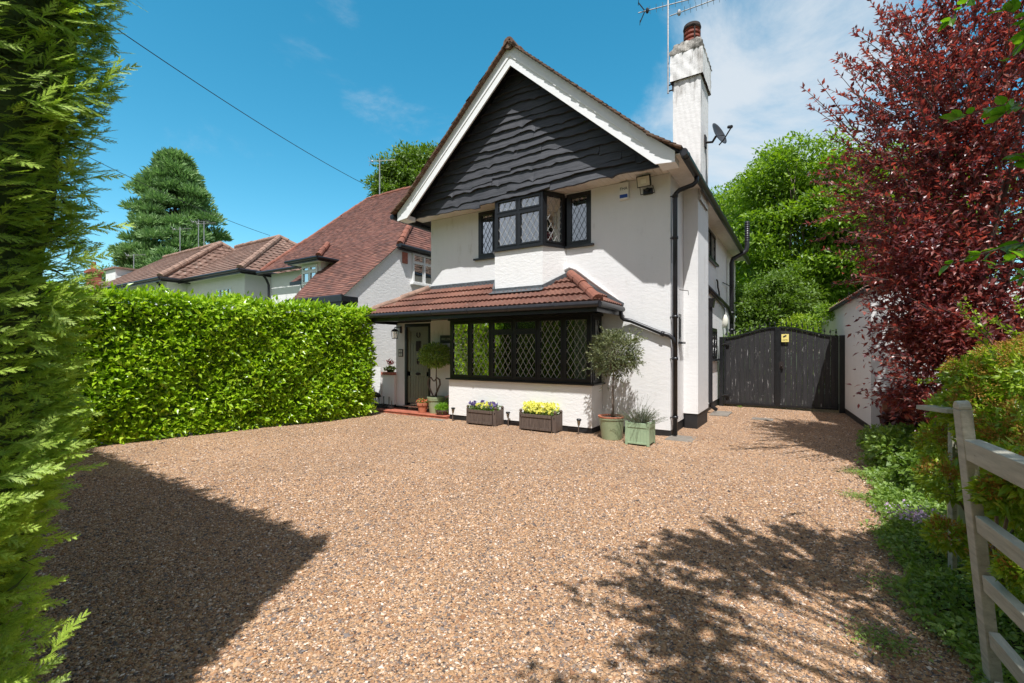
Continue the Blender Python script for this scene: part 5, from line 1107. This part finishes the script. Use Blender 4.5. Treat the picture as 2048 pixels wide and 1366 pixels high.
# ------------------------------------------------------------- overhanging broad-leaved tree by the entrance
t = thing('overhanging_tree', 'broad-leaved green tree at right whose low sprays hang into view', 'tree', (4.3, -6.9, 0))
L_, W_ = MB(), MB(); hub = np.array((4.3, -6.9, 0.)); limb(W_, hub, (4.0, -6.8, 3.0), .13, .09, .02, 6, 10)
oc = np.array((3.02, -7.0, 4.2)); ends = []
for i in range(125):
    an = random.uniform(0, 6.28); r = random.uniform(.25, 1.0)**.7; e = oc+np.array((math.cos(an)*.88*r, math.sin(an)*1.25*r, random.uniform(-.25, .55)))
    ends.append(e)
    if i % 2 == 0: limb(W_, (4.0, -6.8, 3.0), e, .03, .008, .05, 6, 6)
st, ds, ln = [], [], []
for e in ends:
    for _ in range(4):
        o = np.array((e[0]-oc[0]-.35, e[1]-oc[1], random.uniform(-.25, .3)))+RNG.normal(0, .28, 3); st.append(e+RNG.normal(0, .05, 3)); ds.append(o); ln.append(random.uniform(.22, .46))
shoots(L_, W_, st, ds, ln, 44, .085, .75, .004, .05, True)
for (e, dv, L0) in (((2.4, -6.75, 3.95), (-1, .30, -.02), .75), ((2.35, -7.35, 4.0), (-1, .02, .0), .8), ((2.5, -6.3, 4.0), (-.8, .7, .0), .6), ((2.45, -7.9, 4.0), (-1, -.2, 0), .7), ((2.6, -6.0, 4.1), (-.5, 1, 0), .4), ((3.1, -5.9, 4.1), (-.1, 1, 0), .4), ((2.4, -7.0, 4.0), (-1, .15, 0), .6)):
    shoots(L_, W_, [np.array(e)+RNG.normal(0, .04, 3) for _ in range(3)], [np.array(dv)+RNG.normal(0, .08, 3) for _ in range(3)], [L0]*3, 26, .085, .7, .005, .03, True)
ec = np.array((4.5, -7.6, 4.3)); N_ = 1000; d = rnd_dir(N_); p = ec+d*(RNG.random(N_)**.4)[:, None]*np.array((1.3, 1.5, .9)); leaves(L_, p, rnd_dir(N_), unit(rnd_dir(N_)*.6+np.array((0, 0, .8))), .11*RNG.uniform(.6, 1.2, N_), .8, broad=True)
for (px, py, qx, qy, b, n_) in ((2150, 130, 1985, 228, 1.65, 9), (2120, 190, 1915, 215, 1.75, 8), (2110, 60, 2010, 10, 1.7, 8), (2140, 0, 2005, 110, 1.7, 8), (2000, -60, 1895, 32, 2.3, 9), (2130, 500, 1975, 520, 1.7, 9), (2120, 470, 1893, 508, 1.8, 10), (2100, 330, 2025, 300, 1.7, 5), (2110, 560, 2035, 545, 1.6, 4)):
    a, e = camp(px, py, b), camp(qx, qy, b); L0 = np.linalg.norm(e-a); shoots(L_, W_, [a], [e-a], [L0], n_/L0*1.5, .075, .62, .0035, .10, True, .8)
    limb(W_, a, np.array((3.6, -6.7, max(a[2]+.6, 2.6))), .004, .02, .05, 6, 6)
W_.build('trunk', M['bark'], t, smooth=True); L_.build('crown', M['l_lime'], t)

# ------------------------------------------------------------- trees beyond the house
def at(px, py, b): return tuple(camp(px, py, b))
def gr(px, b): p = camp(px, 700, b); return (p[0], p[1], 0)
tree('garden_tree', 'large bright green tree rising behind the black gate', gr(1615, 19), 3, at(1600, 470, 19), (2.9, 2.9, 3.9), 300, 190, .72, .19, 'l_green', r0=.2, lo=-.75, skin=.35)
tree('garden_tree', 'smaller green tree between house eaves and the large bright tree', gr(1475, 27), 3, at(1478, 480, 27), (2.6, 2.5, 3.6), 150, 170, .8, .22, 'l_green', r0=.15, skin=.35)
tree('garden_tree', 'bright green tree part hidden behind the purple plum crown', gr(1780, 17), 3, at(1790, 470, 17), (2.9, 2.5, 3.3), 160, 150, .8, .2, 'l_green', r0=.15, skin=.4)
tree('garden_tree', 'small mid green tree behind the left leaf of the gate', gr(1535, 15.5), 2, at(1530, 625, 15.5), (1.6, 1.2, 1.4), 110, 190, .5, .13, 'l_oak', bark='barkd', r0=.05, skin=.2)
tree('evergreen_tree', 'dark evergreen mass low behind gate just right of the house corner', gr(1640, 24), 2, at(1640, 610, 24), (3.6, 1.2, 2.6), 150, 170, .8, .2, 'l_dark', bark='barkd', r0=.06, skin=.2)
for i, (px, b, r, h, lm, lab) in enumerate(((1665, 12, .75, 1.35, 'l_green', 'light green shrub showing above the right end of the black gate'), (1500, 12.5, .6, 1.15, 'l_oak', 'mid green shrub behind left leaf of the black gate'), (1600, 13.5, .7, 1.3, 'l_shrub', 'yellow-green shrub behind the black gate spikes, right of centre'))):
    t = thing('shrub', lab, 'shrub', gr(px, b)); k = MB(); g0 = np.array(gr(px, b)); clumpy(k, g0+(0, 0, h), (r*1.2, r, h*.95), 40, 90, .26, .09); k.build('leaves', M[lm], t)
    k = MB(); [limb(k, g0, g0+np.array((random.uniform(-.5, .5), random.uniform(-.4, .4), h*1.3)), .02, .008, .05, 5, 6) for _ in range(7)]; k.build('stems', M['bark'], t)
tree('garden_tree', 'green tree behind the catslide roof ridge by the overhead cable', gr(800, 33), 5, at(838, 378, 33), (3.3, 2.6, 2.8), 150, 200, 1.0, .28, 'l_oak', r0=.2, skin=.3)
tree('garden_tree', 'low green tree peeping between far roofs and the conifer hedge', gr(232, 48), 3, at(236, 560, 48), (2.5, 2, 1.7), 40, 80, 1, .3, 'l_oak', r0=.2)
# giant conifer: whorled tufted branches on a conical outline
t = thing('giant_conifer', 'tall conical blue-green conifer behind the distant hipped roofs', 'tree', gr(350, 46)); b0 = np.array(gr(350, 46)); k, b_ = MB(), MB(); Hc = 21.0; limb(b_, b0, b0+(0, 0, Hc-1), .55, .08, .004, 12, 10)
nt_ = 230; C_ = []
for i in range(nt_):
    f = random.random()**.9; z = 3.0+f*(Hc-3.4); rmax = 5.3*(1-f)**.70*(1+.16*math.sin(i*2.4)); an = random.uniform(0, 6.28); r = rmax*random.uniform(.70, 1.12); p = b0+np.array((r*math.cos(an), r*math.sin(an), z+r*.10)); C_.append(p)
    if i % 3 == 0: limb(b_, b0+np.array((0, 0, z-.5)), p, .08, .02, .04, 4, 5)
C_ = np.array(C_); nl_ = 430; ci = np.repeat(np.arange(nt_), nl_); N_ = nt_*nl_; d = rnd_dir(N_); d[:, 2] = np.abs(d[:, 2])*.8+.05*RNG.normal(size=N_); cs = RNG.uniform(.8, 1.45, nt_)[ci]
p = C_[ci]+d*(cs*RNG.random(N_)**.5)[:, None]*np.array((1, 1, .85)); leaves(k, p, unit(d+np.array((0, 0, .35))+RNG.normal(0, .25, (N_, 3))), rnd_dir(N_), .50*RNG.uniform(.6, 1.2, N_), .30)
b_.build('trunk', M['bark'], t, smooth=True); k.build('crown', M['l_seq'], t)
# trees across the road, seen in the window panes
for i, (x, y, r, h) in enumerate(((-9, -24, 4.2, 8), (-1.5, -25, 4.5, 9), (6, -23, 4, 8), (-17, -22, 4.2, 8))):
    tree('roadside_tree', 'green tree across the road mirrored in the window panes', (x, y, 0), 3, (x, y, h*.58), (r, r*.8, h*.45), 90, 90, 1.1, .3, 'l_green', r0=.25, group='trees across the road')
cable(camp(60, -62, 9), camp(748, 378, 22), .25, 'upper dark overhead cable running down to the catslide roof ridge')
cable(camp(60, 254, 16), camp(540, 471, 26), .25, 'lower overhead cable passing in front of the giant conifer')

# ------------------------------------------------------------- five-bar gate
t = thing('field_gate', 'open pale green five-bar timber gate leaning at the right foreground', 'gate', (2.5, -5.3, 0))
gb0, gt0 = camp(1988, 1372, 1.90), camp(1925, 818, 1.88); gb0 = gb0-(gt0-gb0)*.04; ud = (gt0-gb0)/np.linalg.norm(gt0-gb0)
gd = np.array((.084, -.996, 0)); gn = np.cross(gd, ud)
k = MB(); mid = (gb0+gt0)/2; hl = np.linalg.norm(gt0-gb0)/2; k.obox(mid, gd*.038, gn*.020, ud*hl)
k.prism([gt0+gd*.038*math.cos(a)+ud*.035*math.sin(a)-gn*.020 for a in np.linspace(0, math.pi, 9)], (0,0,0), gn*.040)
k.build('stile', M['pgate'], t, bevel=.004)
for i, (py, hh) in enumerate(((872, .085), (1020, .07), (1136, .068), (1247, .068), (1345, .068))):
    s_ = ((700-py)/910*1.9+1.45-gb0[2])/(gt0[2]-gb0[2]); a = gb0+(gt0-gb0)*s_-ud*hh/2+gd*.04; k = MB(); k.obox(a+gd*1.3, gd*1.28, gn*(.017 if i else .024), ud*hh/2); k.build('rail', M['pgate'], t, bevel=.003)
k = MB(); a = gb0+ud*.10+gd*.1+gn*.03; e = gt0-ud*.2+gd*2.3+gn*.03; k.bar(a, e, .022, .07, up=gn); k.bar(gb0+ud*1.0+gd*.9+gn*.03, gb0+ud*.02+gd*2.4+gn*.03, .022, .07, up=gn); k.build('brace', M['pgate'], t)
k = MB(); k.obox(gb0+gd*2.62+ud*hl, gd*.05, gn*.025, ud*hl*1.1); k.build('stile', M['pgate'], t, bevel=.004)
# pale board and green tub behind the gate
t = tag(MB().obox(camp(1890, 818, 2.75), side*.085, fwd*.10, np.array((0, 0, .012))).obox(camp(1905, 818, 2.85)-(0, 0, .56), side*.015, fwd*.015, (0, 0, .54)).build('bird_table', M['pgate'], loc=tuple(camp(1885, 818, 2.55)*np.array((1, 1, 0)))), 'small pale flat-topped timber stand just behind the gate stile', 'garden stand')
k = MB(); tc_ = camp(1948, 960, 2.95); k.lathe([(.11, 0), (.13, .46), (.14, .47), (.14, .52), (.12, .52), (.11, .4)], (tc_[0], tc_[1], 0), 24); tag(k.build('green_tub', M['sagepot'], loc=(tc_[0], tc_[1], 0)), 'pale green plant tub behind the gate stile', 'tub')
# ------------------------------------------------------------- golden shrub over the gate
t = thing('golden_shrub', 'golden-green shrub with rusty flower heads spilling over the timber gate', 'shrub', tuple(camp(2000, 900, 2.7)*np.array((1, 1, 0))))
k, f_, s2 = MB(), MB(), MB(); g0 = camp(2010, 900, 2.7); g0[2] = 0
blobs = [(2025, 815, 2.75, .24), (1955, 820, 2.7, .18), (2075, 760, 2.6, .26), (2000, 740, 2.9, .18), (1915, 820, 2.9, .14), (1895, 890, 3.0, .17), (1895, 960, 2.75, .15), (2060, 880, 2.4, .22), (1990, 870, 2.55, .17), (2010, 985, 1.78, .085), (2045, 960, 1.72, .09), (2040, 1140, 1.7, .06), (2020, 990, 2.2, .16), (2060, 960, 2.1, .2), (1895, 1070, 2.5, .10), (2100, 1150, 2.2, .3), (2085, 715, 2.9, .18), (1935, 750, 2.8, .12)]
for (px, py, b, r) in blobs:
    c = camp(px, py, b); n = int(5200*r*r/.09*.42)+250; box_leaf(k, n, c, (r, r, r*.85), .044, .42, .35, .6)
    for _ in range(int(34*r/.3)):
        d = rnd_dir(1)[0]; d[2] = abs(d[2]); d[1] = -abs(d[1]); q = c+d*r*.92; nn = 75; dd = rnd_dir(nn); leaves(f_, q+dd*.032*RNG.random(nn)[:, None]**.5, dd, rnd_dir(nn), .012*RNG.uniform(.7, 1.3, nn), .5)
    limb(s2, g0+RNG.normal(0, .1, 3)*np.array((1, 1, 0)), c, .012, .005, .05, 6, 6)
for (px, py, qx, qy, b) in ((1985, 690, 1915, 600, 2.7), (2040, 680, 1960, 620, 2.7), (2060, 660, 2030, 600, 2.6), (2000, 720, 1945, 660, 2.7), (1930, 770, 1840, 755, 2.9), (1900, 990, 1880, 985, 2.6)):
    a, e = camp(px, py, b), camp(qx, qy, b); shoots(k, s2, [a, a+(0, 0, .03)], [e-a, e-a+RNG.normal(0, .04, 3)], [np.linalg.norm(e-a)]*2, 95, .045, .42, .003, .08)
k.build('leaves', M['l_shrub'], t); f_.build('flower_heads', M['l_rust'], t); s2.build('stems', M['bark'], t)

# ------------------------------------------------------------- ground cover
m = MB()
def bedx(y): return np.interp(y, [-6.5, -5.1, -4.6, -3.9, -2.8, -.9, .6, 1.85], [2.60, 2.50, 2.45, 2.43, 2.50, 2.56, 2.66, 2.80])
def cover(n, hmax, size, w, xr, yr, broad, mb):
    y = RNG.uniform(*yr, n); off = RNG.random(n)**1.25*xr; x = bedx(y)+off-.16*np.abs(np.sin(y*3.1))*(RNG.random(n)); hh = hmax*(.35+.65*np.clip(off/.5, 0, 1))*(.5+.5*np.abs(np.sin(x*5.1+y*3.3)*np.cos(y*4.7-x*2)))
    z = .03+hh*RNG.random(n)**.6; d = unit(np.array((-.3, -.3, .25))+RNG.normal(0, .7, (n, 3))); nh = unit(np.array((0, 0, 1.))+RNG.normal(0, .4, (n, 3)))
    leaves(mb, np.stack([x, y, z], -1), d, nh, size*RNG.uniform(.5, 1.3, n), w, broad=broad)
cover(34000, .14, .022, .6, 1.2, (-6.3, -1.2), False, m); cover(15000, .18, .030, .8, 1.2, (-6.0, -2.2), True, m); cover(9000, .24, .036, .7, 1.2, (-2.4, 1.9), True, m)
m.build('ground_cover', M['l_cover'], kind='stuff')
m = MB()
for (x, y, r) in ((2.4, -3.3, .12), (2.33, -2.3, .15), (2.35, -4.3, .18), (2.4, -1.2, .15), (.55, 4.88, .05), (2.2, -5.0, .15)):
    n = int(330*r/.1); q = RNG.normal(0, r*.5, (n, 2)); leaves(m, np.stack([x+q[:, 0], y+q[:, 1], .012+RNG.random(n)*.03], -1), rnd_dir(n)*(1, 1, .3)+(0, 0, .3), unit(np.array((0, 0, 1.))+RNG.normal(0, .4, (n, 3))), .018*RNG.uniform(.6, 1.4, n), .5)
m.build('weeds', M['l_cover'], kind='stuff')
n = 700; y = RNG.uniform(-5.5, 4.9, n); x = RNG.uniform(.2, 2.5, n)*(1-.25*RNG.random(n)); k = MB(); leaves(k, np.stack([x, y, .016+RNG.random(n)*.012], -1), rnd_dir(n)*(1, 1, .15), unit(np.array((0, 0, 1.))+RNG.normal(0, .35, (n, 3))), .022*RNG.uniform(.5, 1.5, n), .5); k.build('leaf_litter', M['l_heuch'], kind='stuff')
def bush(name, label, c, rad, n, size, mat, w=.5, cat='plant', stems=True, broad=False):
    t = thing(name, label, cat, (c[0], c[1], 0)); k = MB(); box_leaf(k, n, c, rad, size, w, .3, .8); k.build('leaves', M[mat], t)
    if stems:
        k = MB(); [limb(k, (c[0], c[1], 0), np.array(c)+rnd_dir(1)[0]*np.array(rad)*.8, .008, .003, .05, 4, 5) for _ in range(9)]; k.build('stems', M['bark'], t)
    return t
def gp(px, py): b = 1319.5/(py-700); p = camp(px, py, b); return p
c = gp(1745, 900); bush('border_plant', 'rounded green border plant at the foot of the outbuilding corner', (c[0]+.1, c[1], .17), (.25, .3, .2), 1100, .05, 'l_cover', .6)
c = gp(1800, 955); bush('border_plant', 'dark green leafy border plant left of the tub', (c[0]+.1, c[1]+.3, .27), (.38, .45, .27), 2200, .07, 'l_cover', .7)
c = gp(1850, 1000); bush('border_plant', 'glossy green border plant in front of the green tub', (c[0]+.1, c[1]+.2, .22), (.3, .35, .22), 1500, .07, 'l_oak', .6)
c = gp(1830, 900); bush('heuchera_plant', 'dark purple-leaved low plant beneath the plum tree', (c[0]-.05, c[1]-.4, .45), (.36, .3, .22), 900, .085, 'l_heuch', .9)
c = gp(1800, 1075); t = thing('lilac_flowers', 'small clump of lilac flowers at the border edge', 'flowers', (c[0], c[1], 0)); k = MB(); n = 300; leaves(k, np.array((c[0]+.12, c[1]+.1, .17))+RNG.normal(0, (.10, .10, .02), (n, 3)), rnd_dir(n), rnd_dir(n)+(0, 0, .8), .02*RNG.uniform(.7, 1.3, n), .8); k.build('petals', M['f_lilac'], t); k = MB(); n = 500; leaves(k, np.array((c[0]+.12, c[1]+.1, .08))+RNG.normal(0, (.12, .12, .04), (n, 3)), rnd_dir(n), rnd_dir(n)+(0, 0, .8), .035*RNG.uniform(.7, 1.3, n), .5); k.build('leaves', M['l_cover'], t)

# ------------------------------------------------------------- boundary hedge on the far side of the border
t = thing('boundary_hedge', 'dark green mixed hedge along the right boundary beyond the border', 'hedge', (4.9, -4, 0)); m = MB(); n = 15000
y = RNG.uniform(-10.5, 1.9, n); z = RNG.random(n)*1.9; x = 4.85+.12*np.sin(y*2.3+z)+RNG.uniform(-.10, .25, n); tp = RNG.random(n) < .3; z = np.where(tp, 1.88+RNG.normal(0, .04, n), z); x = np.where(tp, x+RNG.random(n)*.5, x)
leaves(m, np.stack([x, y, z], -1), unit(np.array((-.7, -.1, .3))+RNG.normal(0, .6, (n, 3))), unit(np.array((-.6, -.2, .8))+RNG.normal(0, .45, (n, 3))), .11*RNG.uniform(.6, 1.3, n), .5); m.build('leaves', M['l_oak'], t)
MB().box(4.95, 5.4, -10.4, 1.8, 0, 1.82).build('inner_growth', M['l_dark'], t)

# ------------------------------------------------------------- potted plants by the house
t = thing('potted_olive_tree', 'olive tree with rounded grey-green head in round green pot', 'potted tree', (-.76, -.72, 0)); c = (-.76, -.72, 0)
k = MB(); k.lathe([(.155, 0), (.165, .01), (.205, .33), (.215, .33), (.215, .35), (.20, .35), (.19, .30)], c, 28); k.build('pot', M['sagepot'], t, smooth=False)
k = MB(); k.lathe([(.19, .30), (.205, .352), (.218, .355), (.222, .378), (.205, .380), (.195, .34)], c, 28); ip = k.build('inner_pot', M['terra'], t); k = MB(); k.lathe([(.0001, .355), (.196, .352)], c, 20); k.build('soil', M['soil'], t)
k = MB(); k.tube([(-.76, -.72, .33), (-.745, -.72, .55), (-.755, -.71, .75), (-.735, -.72, .95), (-.74, -.71, 1.15)], [.017, .014, .014, .013, .012], 8); k.tube([(-.735, -.70, .34), (-.745, -.70, 1.1)], .008, 6)
cc = np.array((-.72, -.70, 1.40)); cl = []
for i in range(95): d = rnd_dir(1)[0]; e = cc+d*np.array((.42, .40, .38))*random.uniform(.5, 1); limb(k, (-.74, -.71, 1.1), e, .006, .002, .06, 4, 5); cl.append(e)
k.build('trunk', M['bark'], t, smooth=True)
k = MB(); shoots(k, None, cl*2, [(e-cc)+RNG.normal(0, .2, 3)+(0, 0, .15) for e in cl*2], [random.uniform(.13, .26) for _ in cl*2], 150, .055, .27, .002, .2); box_leaf(k, 4200, cc, (.44, .42, .38), .055, .27, .2, .5)
k.build('crown', M['l_olive'], t)
t = thing('potted_bay_tree', 'small bay tree with round head in green pot by the front door', 'potted tree', (-5.0, -.22, .056)); c = (-5.0, -.22, .057)
k = MB(); k.lathe([(.15, 0), (.185, .27), (.20, .28), (.205, .32), (.21, .33), (.21, .36), (.19, .36), (.18, .3)], c, 24); k.lathe([(.0001, .31), (.185, .31)], c, 20); k.build('pot', M['sagepot'], t)
k = MB(); k.tube([(-5.0, -.22, .36), (-4.99, -.22, .6), (-5.01, -.215, .8), (-5.0, -.22, 1.1)], [.014, .012, .015, .01], 8); cc = np.array((-5.02, -.24, 1.33)); [limb(k, (-5.0, -.22, 1.05), cc+rnd_dir(1)[0]*np.array((.3, .3, .2)), .006, .002, .06, 4, 5) for _ in range(16)]; k.build('trunk', M['bark'], t, smooth=True)
k = MB(); box_leaf(k, 3000, cc, (.39, .34, .27), .062, .42, .35, .8); k.build('crown', M['l_bay'], t)
k = MB()
for s_ in (-1, 1): k.tube([(-5.0, -.30, .40), (-5.0+s_*.10, -.30, .55), (-5.0+s_*.18, -.30, .70), (-5.0+s_*.165, -.30, .80), (-5.0+s_*.09, -.30, .84), (-5.0+s_*.01, -.30, .76)], [.014, .02, .022, .02, .018, .012], 7)
tag(k.build('wicker_heart', M['cedar'], loc=(-5.0, -.3, .4)), 'twig heart decoration standing in the bay tree pot', 'decoration')
def trough(name, label, x0, x1, y0, y1, h, fl):
    t = thing(name, label, 'planter', ((x0+x1)/2, (y0+y1)/2, 0)); k = MB(); cx_ = .07
    ring_ = [(x0+cx_, y0), (x1-cx_, y0), (x1, y0+cx_), (x1, y1), (x0, y1), (x0, y0+cx_)]
    n_ = 11
    for i in range(n_): a = x0+cx_+(x1-x0-2*cx_)*i/n_; k.box(a+.002, a+(x1-x0-2*cx_)/n_-.002, y0, y0+.018, .02, h)
    k.box(x1-.018, x1, y0+cx_, y1, .02, h); k.box(x0, x0+.018, y0+cx_, y1, .02, h); k.box(x0+.018, x1-.018, y1-.018, y1, .02, h)
    k.bar((x0+.01, y0+cx_-.01, h/2+.01), (x0+cx_-.01, y0+.01, h/2+.01), .018, h-.02); k.bar((x1-cx_+.01, y0+.01, h/2+.01), (x1-.01, y0+cx_-.01, h/2+.01), .018, h-.02)
    k.box(x0+cx_, x1-cx_, y0-.012, y0-.001, h-.05, h-.005); k.box(x0+cx_, x1-cx_, y0-.012, y0-.001, .03, .07); k.build('box', M['cedar'], t)
    for px_, py_ in ((x0+.02, y0+.05), (x1-.02, y0+.05), (x1-.02, y1-.02), (x0+.02, y1-.02)):
        k = MB(); k.box(px_-.022, px_+.022, py_-.022, py_+.022, 0, h+.02); k.ball((px_, py_, h+.05), .03, 8); k.build('post', M['cedar'], t)
    k = MB(); k.box(x0+.02, x1-.02, y0+.02, y1-.02, h-.06, h-.03); k.build('soil', M['soil'], t)
    k = MB(); n_ = 700; p = np.stack([RNG.uniform(x0+.03, x1-.03, n_), RNG.uniform(y0+.02, y1-.03, n_), h-.03+RNG.random(n_)*.11], -1); leaves(k, p, rnd_dir(n_)+(0, 0, .6), rnd_dir(n_)+(0, 0, 1), .045*RNG.uniform(.6, 1.2, n_), .5); k.build('leaves', M['l_oak'], t)
    for (mt, nn, xa, xb, zc, zr) in fl:
        k = MB(); c_ = np.stack([RNG.uniform(xa, xb, nn), RNG.uniform(y0+.0, y1-.02, nn), zc+zr*RNG.random(nn)], -1)
        for j in range(5): a = j*1.257; dd = np.stack([np.full(nn, math.cos(a)), np.full(nn, -.35), np.full(nn, math.sin(a))], -1)+RNG.normal(0, .2, (nn, 3)); leaves(k, c_, dd, np.array((.1, -1, .5))+RNG.normal(0, .3, (nn, 3)), .030*RNG.uniform(.8, 1.2, nn), .95)
        k.build('petals', M[mt], t)
trough('wooden_planter', 'weathered brown planter of violet and yellow pansies, nearer the door', -3.72, -3.02, -.80, -.50, .29, (('f_violet', 24, -3.68, -3.42, .36, .09), ('f_yellow', 34, -3.50, -3.2, .35, .08), ('f_violet', 20, -3.25, -3.05, .34, .1)))
trough('wooden_planter', 'weathered brown planter overflowing with pale yellow pansies', -2.50, -1.76, -.80, -.50, .30, (('f_yellow', 210, -2.44, -1.82, .33, .17),))
t = thing('sage_planter', 'square pale green wooden planter with lavender at the house corner', 'planter', (-.26, -.86, 0)); x0, x1, y0, y1, h = -.44, -.07, -1.02, -.68, .34
k = MB()
for i in range(6): a = x0+.03+i*.052; k.box(a, a+.050, y0+.006, y0+.02, .03, h-.02); k.box(x1-.02, x1-.006, y0+.02+i*.05, y0+.068+i*.05, .03, h-.02)
k.box(x0+.006, x0+.02, y0+.02, y1-.02, .03, h-.02); k.box(x0+.02, x1-.02, y1-.02, y1-.006, .03, h-.02); k.build('box', M['sagebox'], t)
k = MB()
for a, b in ((x0, y0), (x1-.04, y0), (x1-.04, y1-.04), (x0, y1-.04)): k.box(a, a+.04, b, b+.04, 0, h+.02)
k.box(x0+.04, x1-.04, y0-.002, y0+.03, h-.07, h); k.box(x1-.03, x1+.002, y0+.04, y1-.04, h-.07, h); k.box(x0+.04, x1-.04, y0, y0+.005, .02, .05); k.build('frame', M['sagebox'], t, bevel=.003)
k = MB(); k.box(x0+.02, x1-.02, y0+.02, y1-.02, h-.06, h-.04); k.build('soil', M['soil'], t)
k, s2 = MB(), MB(); sc_c = np.array((-.25, -.84, .33)); st = [sc_c+RNG.normal(0, (.09, .08, .01), 3) for _ in range(150)]; shoots(k, s2, st, [(q-sc_c)*np.array((2.2, 2.2, 1))+np.array((0, 0, .26))+RNG.normal(0, .05, 3) for q in st], [random.uniform(.16, .34) for _ in st], 90, .034, .16, .0025, .15, spread=.6)
st = [sc_c+RNG.normal(0, (.08, .06, .01), 3) for _ in range(9)]; shoots(k, s2, st, [np.array((random.uniform(-.1, .35), random.uniform(-.1, .1), .5)) for _ in st], [random.uniform(.4, .56) for _ in st], 40, .02, .3, .002, .05); k.build('lavender_foliage', M['l_lav'], t); s2.build('stems', M['l_lav'], t)
def small_pot(name, label, c, r, h, mat, fol, n, size, w, fr, fz, petals=None, cat='potted plant'):
    t = thing(name, label, cat, tuple(c)); k = MB(); k.lathe([(r*.68, 0), (r*.9, h*.72), (r*1.02, h*.74), (r*1.05, h), (r*.92, h), (r*.88, h*.8)], c, 20); k.lathe([(.0001, h*.85), (r*.9, h*.85)], c, 14); k.build('pot', M[mat], t)
    k = MB(); box_leaf(k, n, (c[0], c[1], c[2]+h+fz*.5), (fr, fr, fz), size, w, .2, .9); k.build('leaves', M[fol], t)
    if petals:
        k = MB(); nn = petals[1]; leaves(k, np.array((c[0], c[1], c[2]+h+petals[2]))+RNG.normal(0, petals[3], (nn, 3)), rnd_dir(nn), rnd_dir(nn)+(0, -.5, .5), petals[4]*RNG.uniform(.7, 1.2, nn), .8); k.build('petals', M[petals[0]], t)
    return t
small_pot('terracotta_pot', 'small terracotta pot of orange begonias on the doorstep', (-5.28, -.36, .057), .125, .22, 'terra', 'l_cover', 160, .045, .6, .11, .05, ('f_orange', 150, .05, (.07, .06, .02), .03))
small_pot('dark_bowl', 'low dark bowl of fresh green grassy plant beside the bay wall', (-4.68, -.38, .02), .15, .15, 'cedar', 'l_grassy', 650, .085, .12, .14, .07)
small_pot('flower_pot', 'pot with orange and red flowers half hidden behind the bowl', (-4.62, -.20, .057), .10, .22, 'terra', 'l_cover', 150, .05, .6, .09, .10, ('f_orange', 90, .12, (.05, .04, .05), .03))
small_pot('geranium_pot', 'red geranium in shallow dark dish on the brick ledge', (-6.73, .02, .906), .10, .05, 'iron', 'l_bay', 170, .055, .8, .13, .05, ('f_red', 170, .19, (.045, .04, .035), .032))
# solar path lights
def solar():
    t = thing('solar_light', '', 'solar light', (0, 0, 0)); k = MB(); k.tube([(0, 0, -.03), (0, 0, .15)], .010, 8); k.build('stake', M['cedar'], t)
    k = MB(); k.lathe([(.018, .15), (.034, .235)], (0, 0, 0), 14); k.build('lens', M['glass_l'], t); k = MB(); k.lathe([(.015, .153), (.029, .233)], (0, 0, 0), 12); k.build('diffuser', M['led'], t)
    k = MB(); k.lathe([(.034, .236), (.042, .238), (.042, .258), (.034, .266), (.0001, .267)], (0, 0, 0), 16); k.build('cap', M['black'], t); return t
s0 = solar(); labs = ('solar path light at the bay corner nearest the doorstep', 'solar path light between the two brown planters', 'solar path light between yellow pansies and olive pot')
for i, ((x, y), lb) in enumerate(zip(((-4.16, -.67), (-2.85, -.60), (-1.37, -.68)), labs)):
    o = s0 if i == 0 else copy_tree(s0); o.location = (x, y, .01); o['label'] = lb; o['group'] = 'solar lights along the bay wall'; o.rotation_euler = (R(random.uniform(-4, 4)), R(random.uniform(-4, 4)), 0)
# metal ornament beside the door
t = thing('metal_ornament', 'dark metal animal ornament on thin legs by the doorstep', 'ornament', (-6.95, -.30, 0)); k = MB(); k.tube([(-7.13, -.3, .30), (-7.05, -.3, .36), (-6.9, -.3, .37), (-6.78, -.3, .35), (-6.70, -.3, .33)], [.04, .075, .07, .05, .012], 10); k.tube([(-7.05, -.3, .36), (-7.12, -.31, .44), (-7.17, -.32, .40)], [.04, .035, .015], 8)
for x, y in ((-7.05, -.34), (-7.02, -.26), (-6.84, -.34), (-6.82, -.26)): k.tube([(x, y, .34), (x+.01, y, .18), (x, y, .0)], [.014, .009, .011], 6)
k.build('body', M['iron'], t, smooth=True)
t = thing('boot_scraper', 'dark iron boot scraper with upright rods left of the front door', 'boot scraper', (-6.45, -.32, .056)); k = MB()
for x in (-6.60, -6.42, -6.33): k.tube([(x, -.30, .056), (x, -.30, .34 if x < -6.4 else .25)], .011, 6)
k.box(-6.62, -6.30, -.33, -.25, .057, .10); k.tube([(-6.62, -.36, .10), (-6.5, -.38, .16), (-6.4, -.36, .10), (-6.28, -.38, .13)], .012, 6); k.build('frame', M['iron'], t)
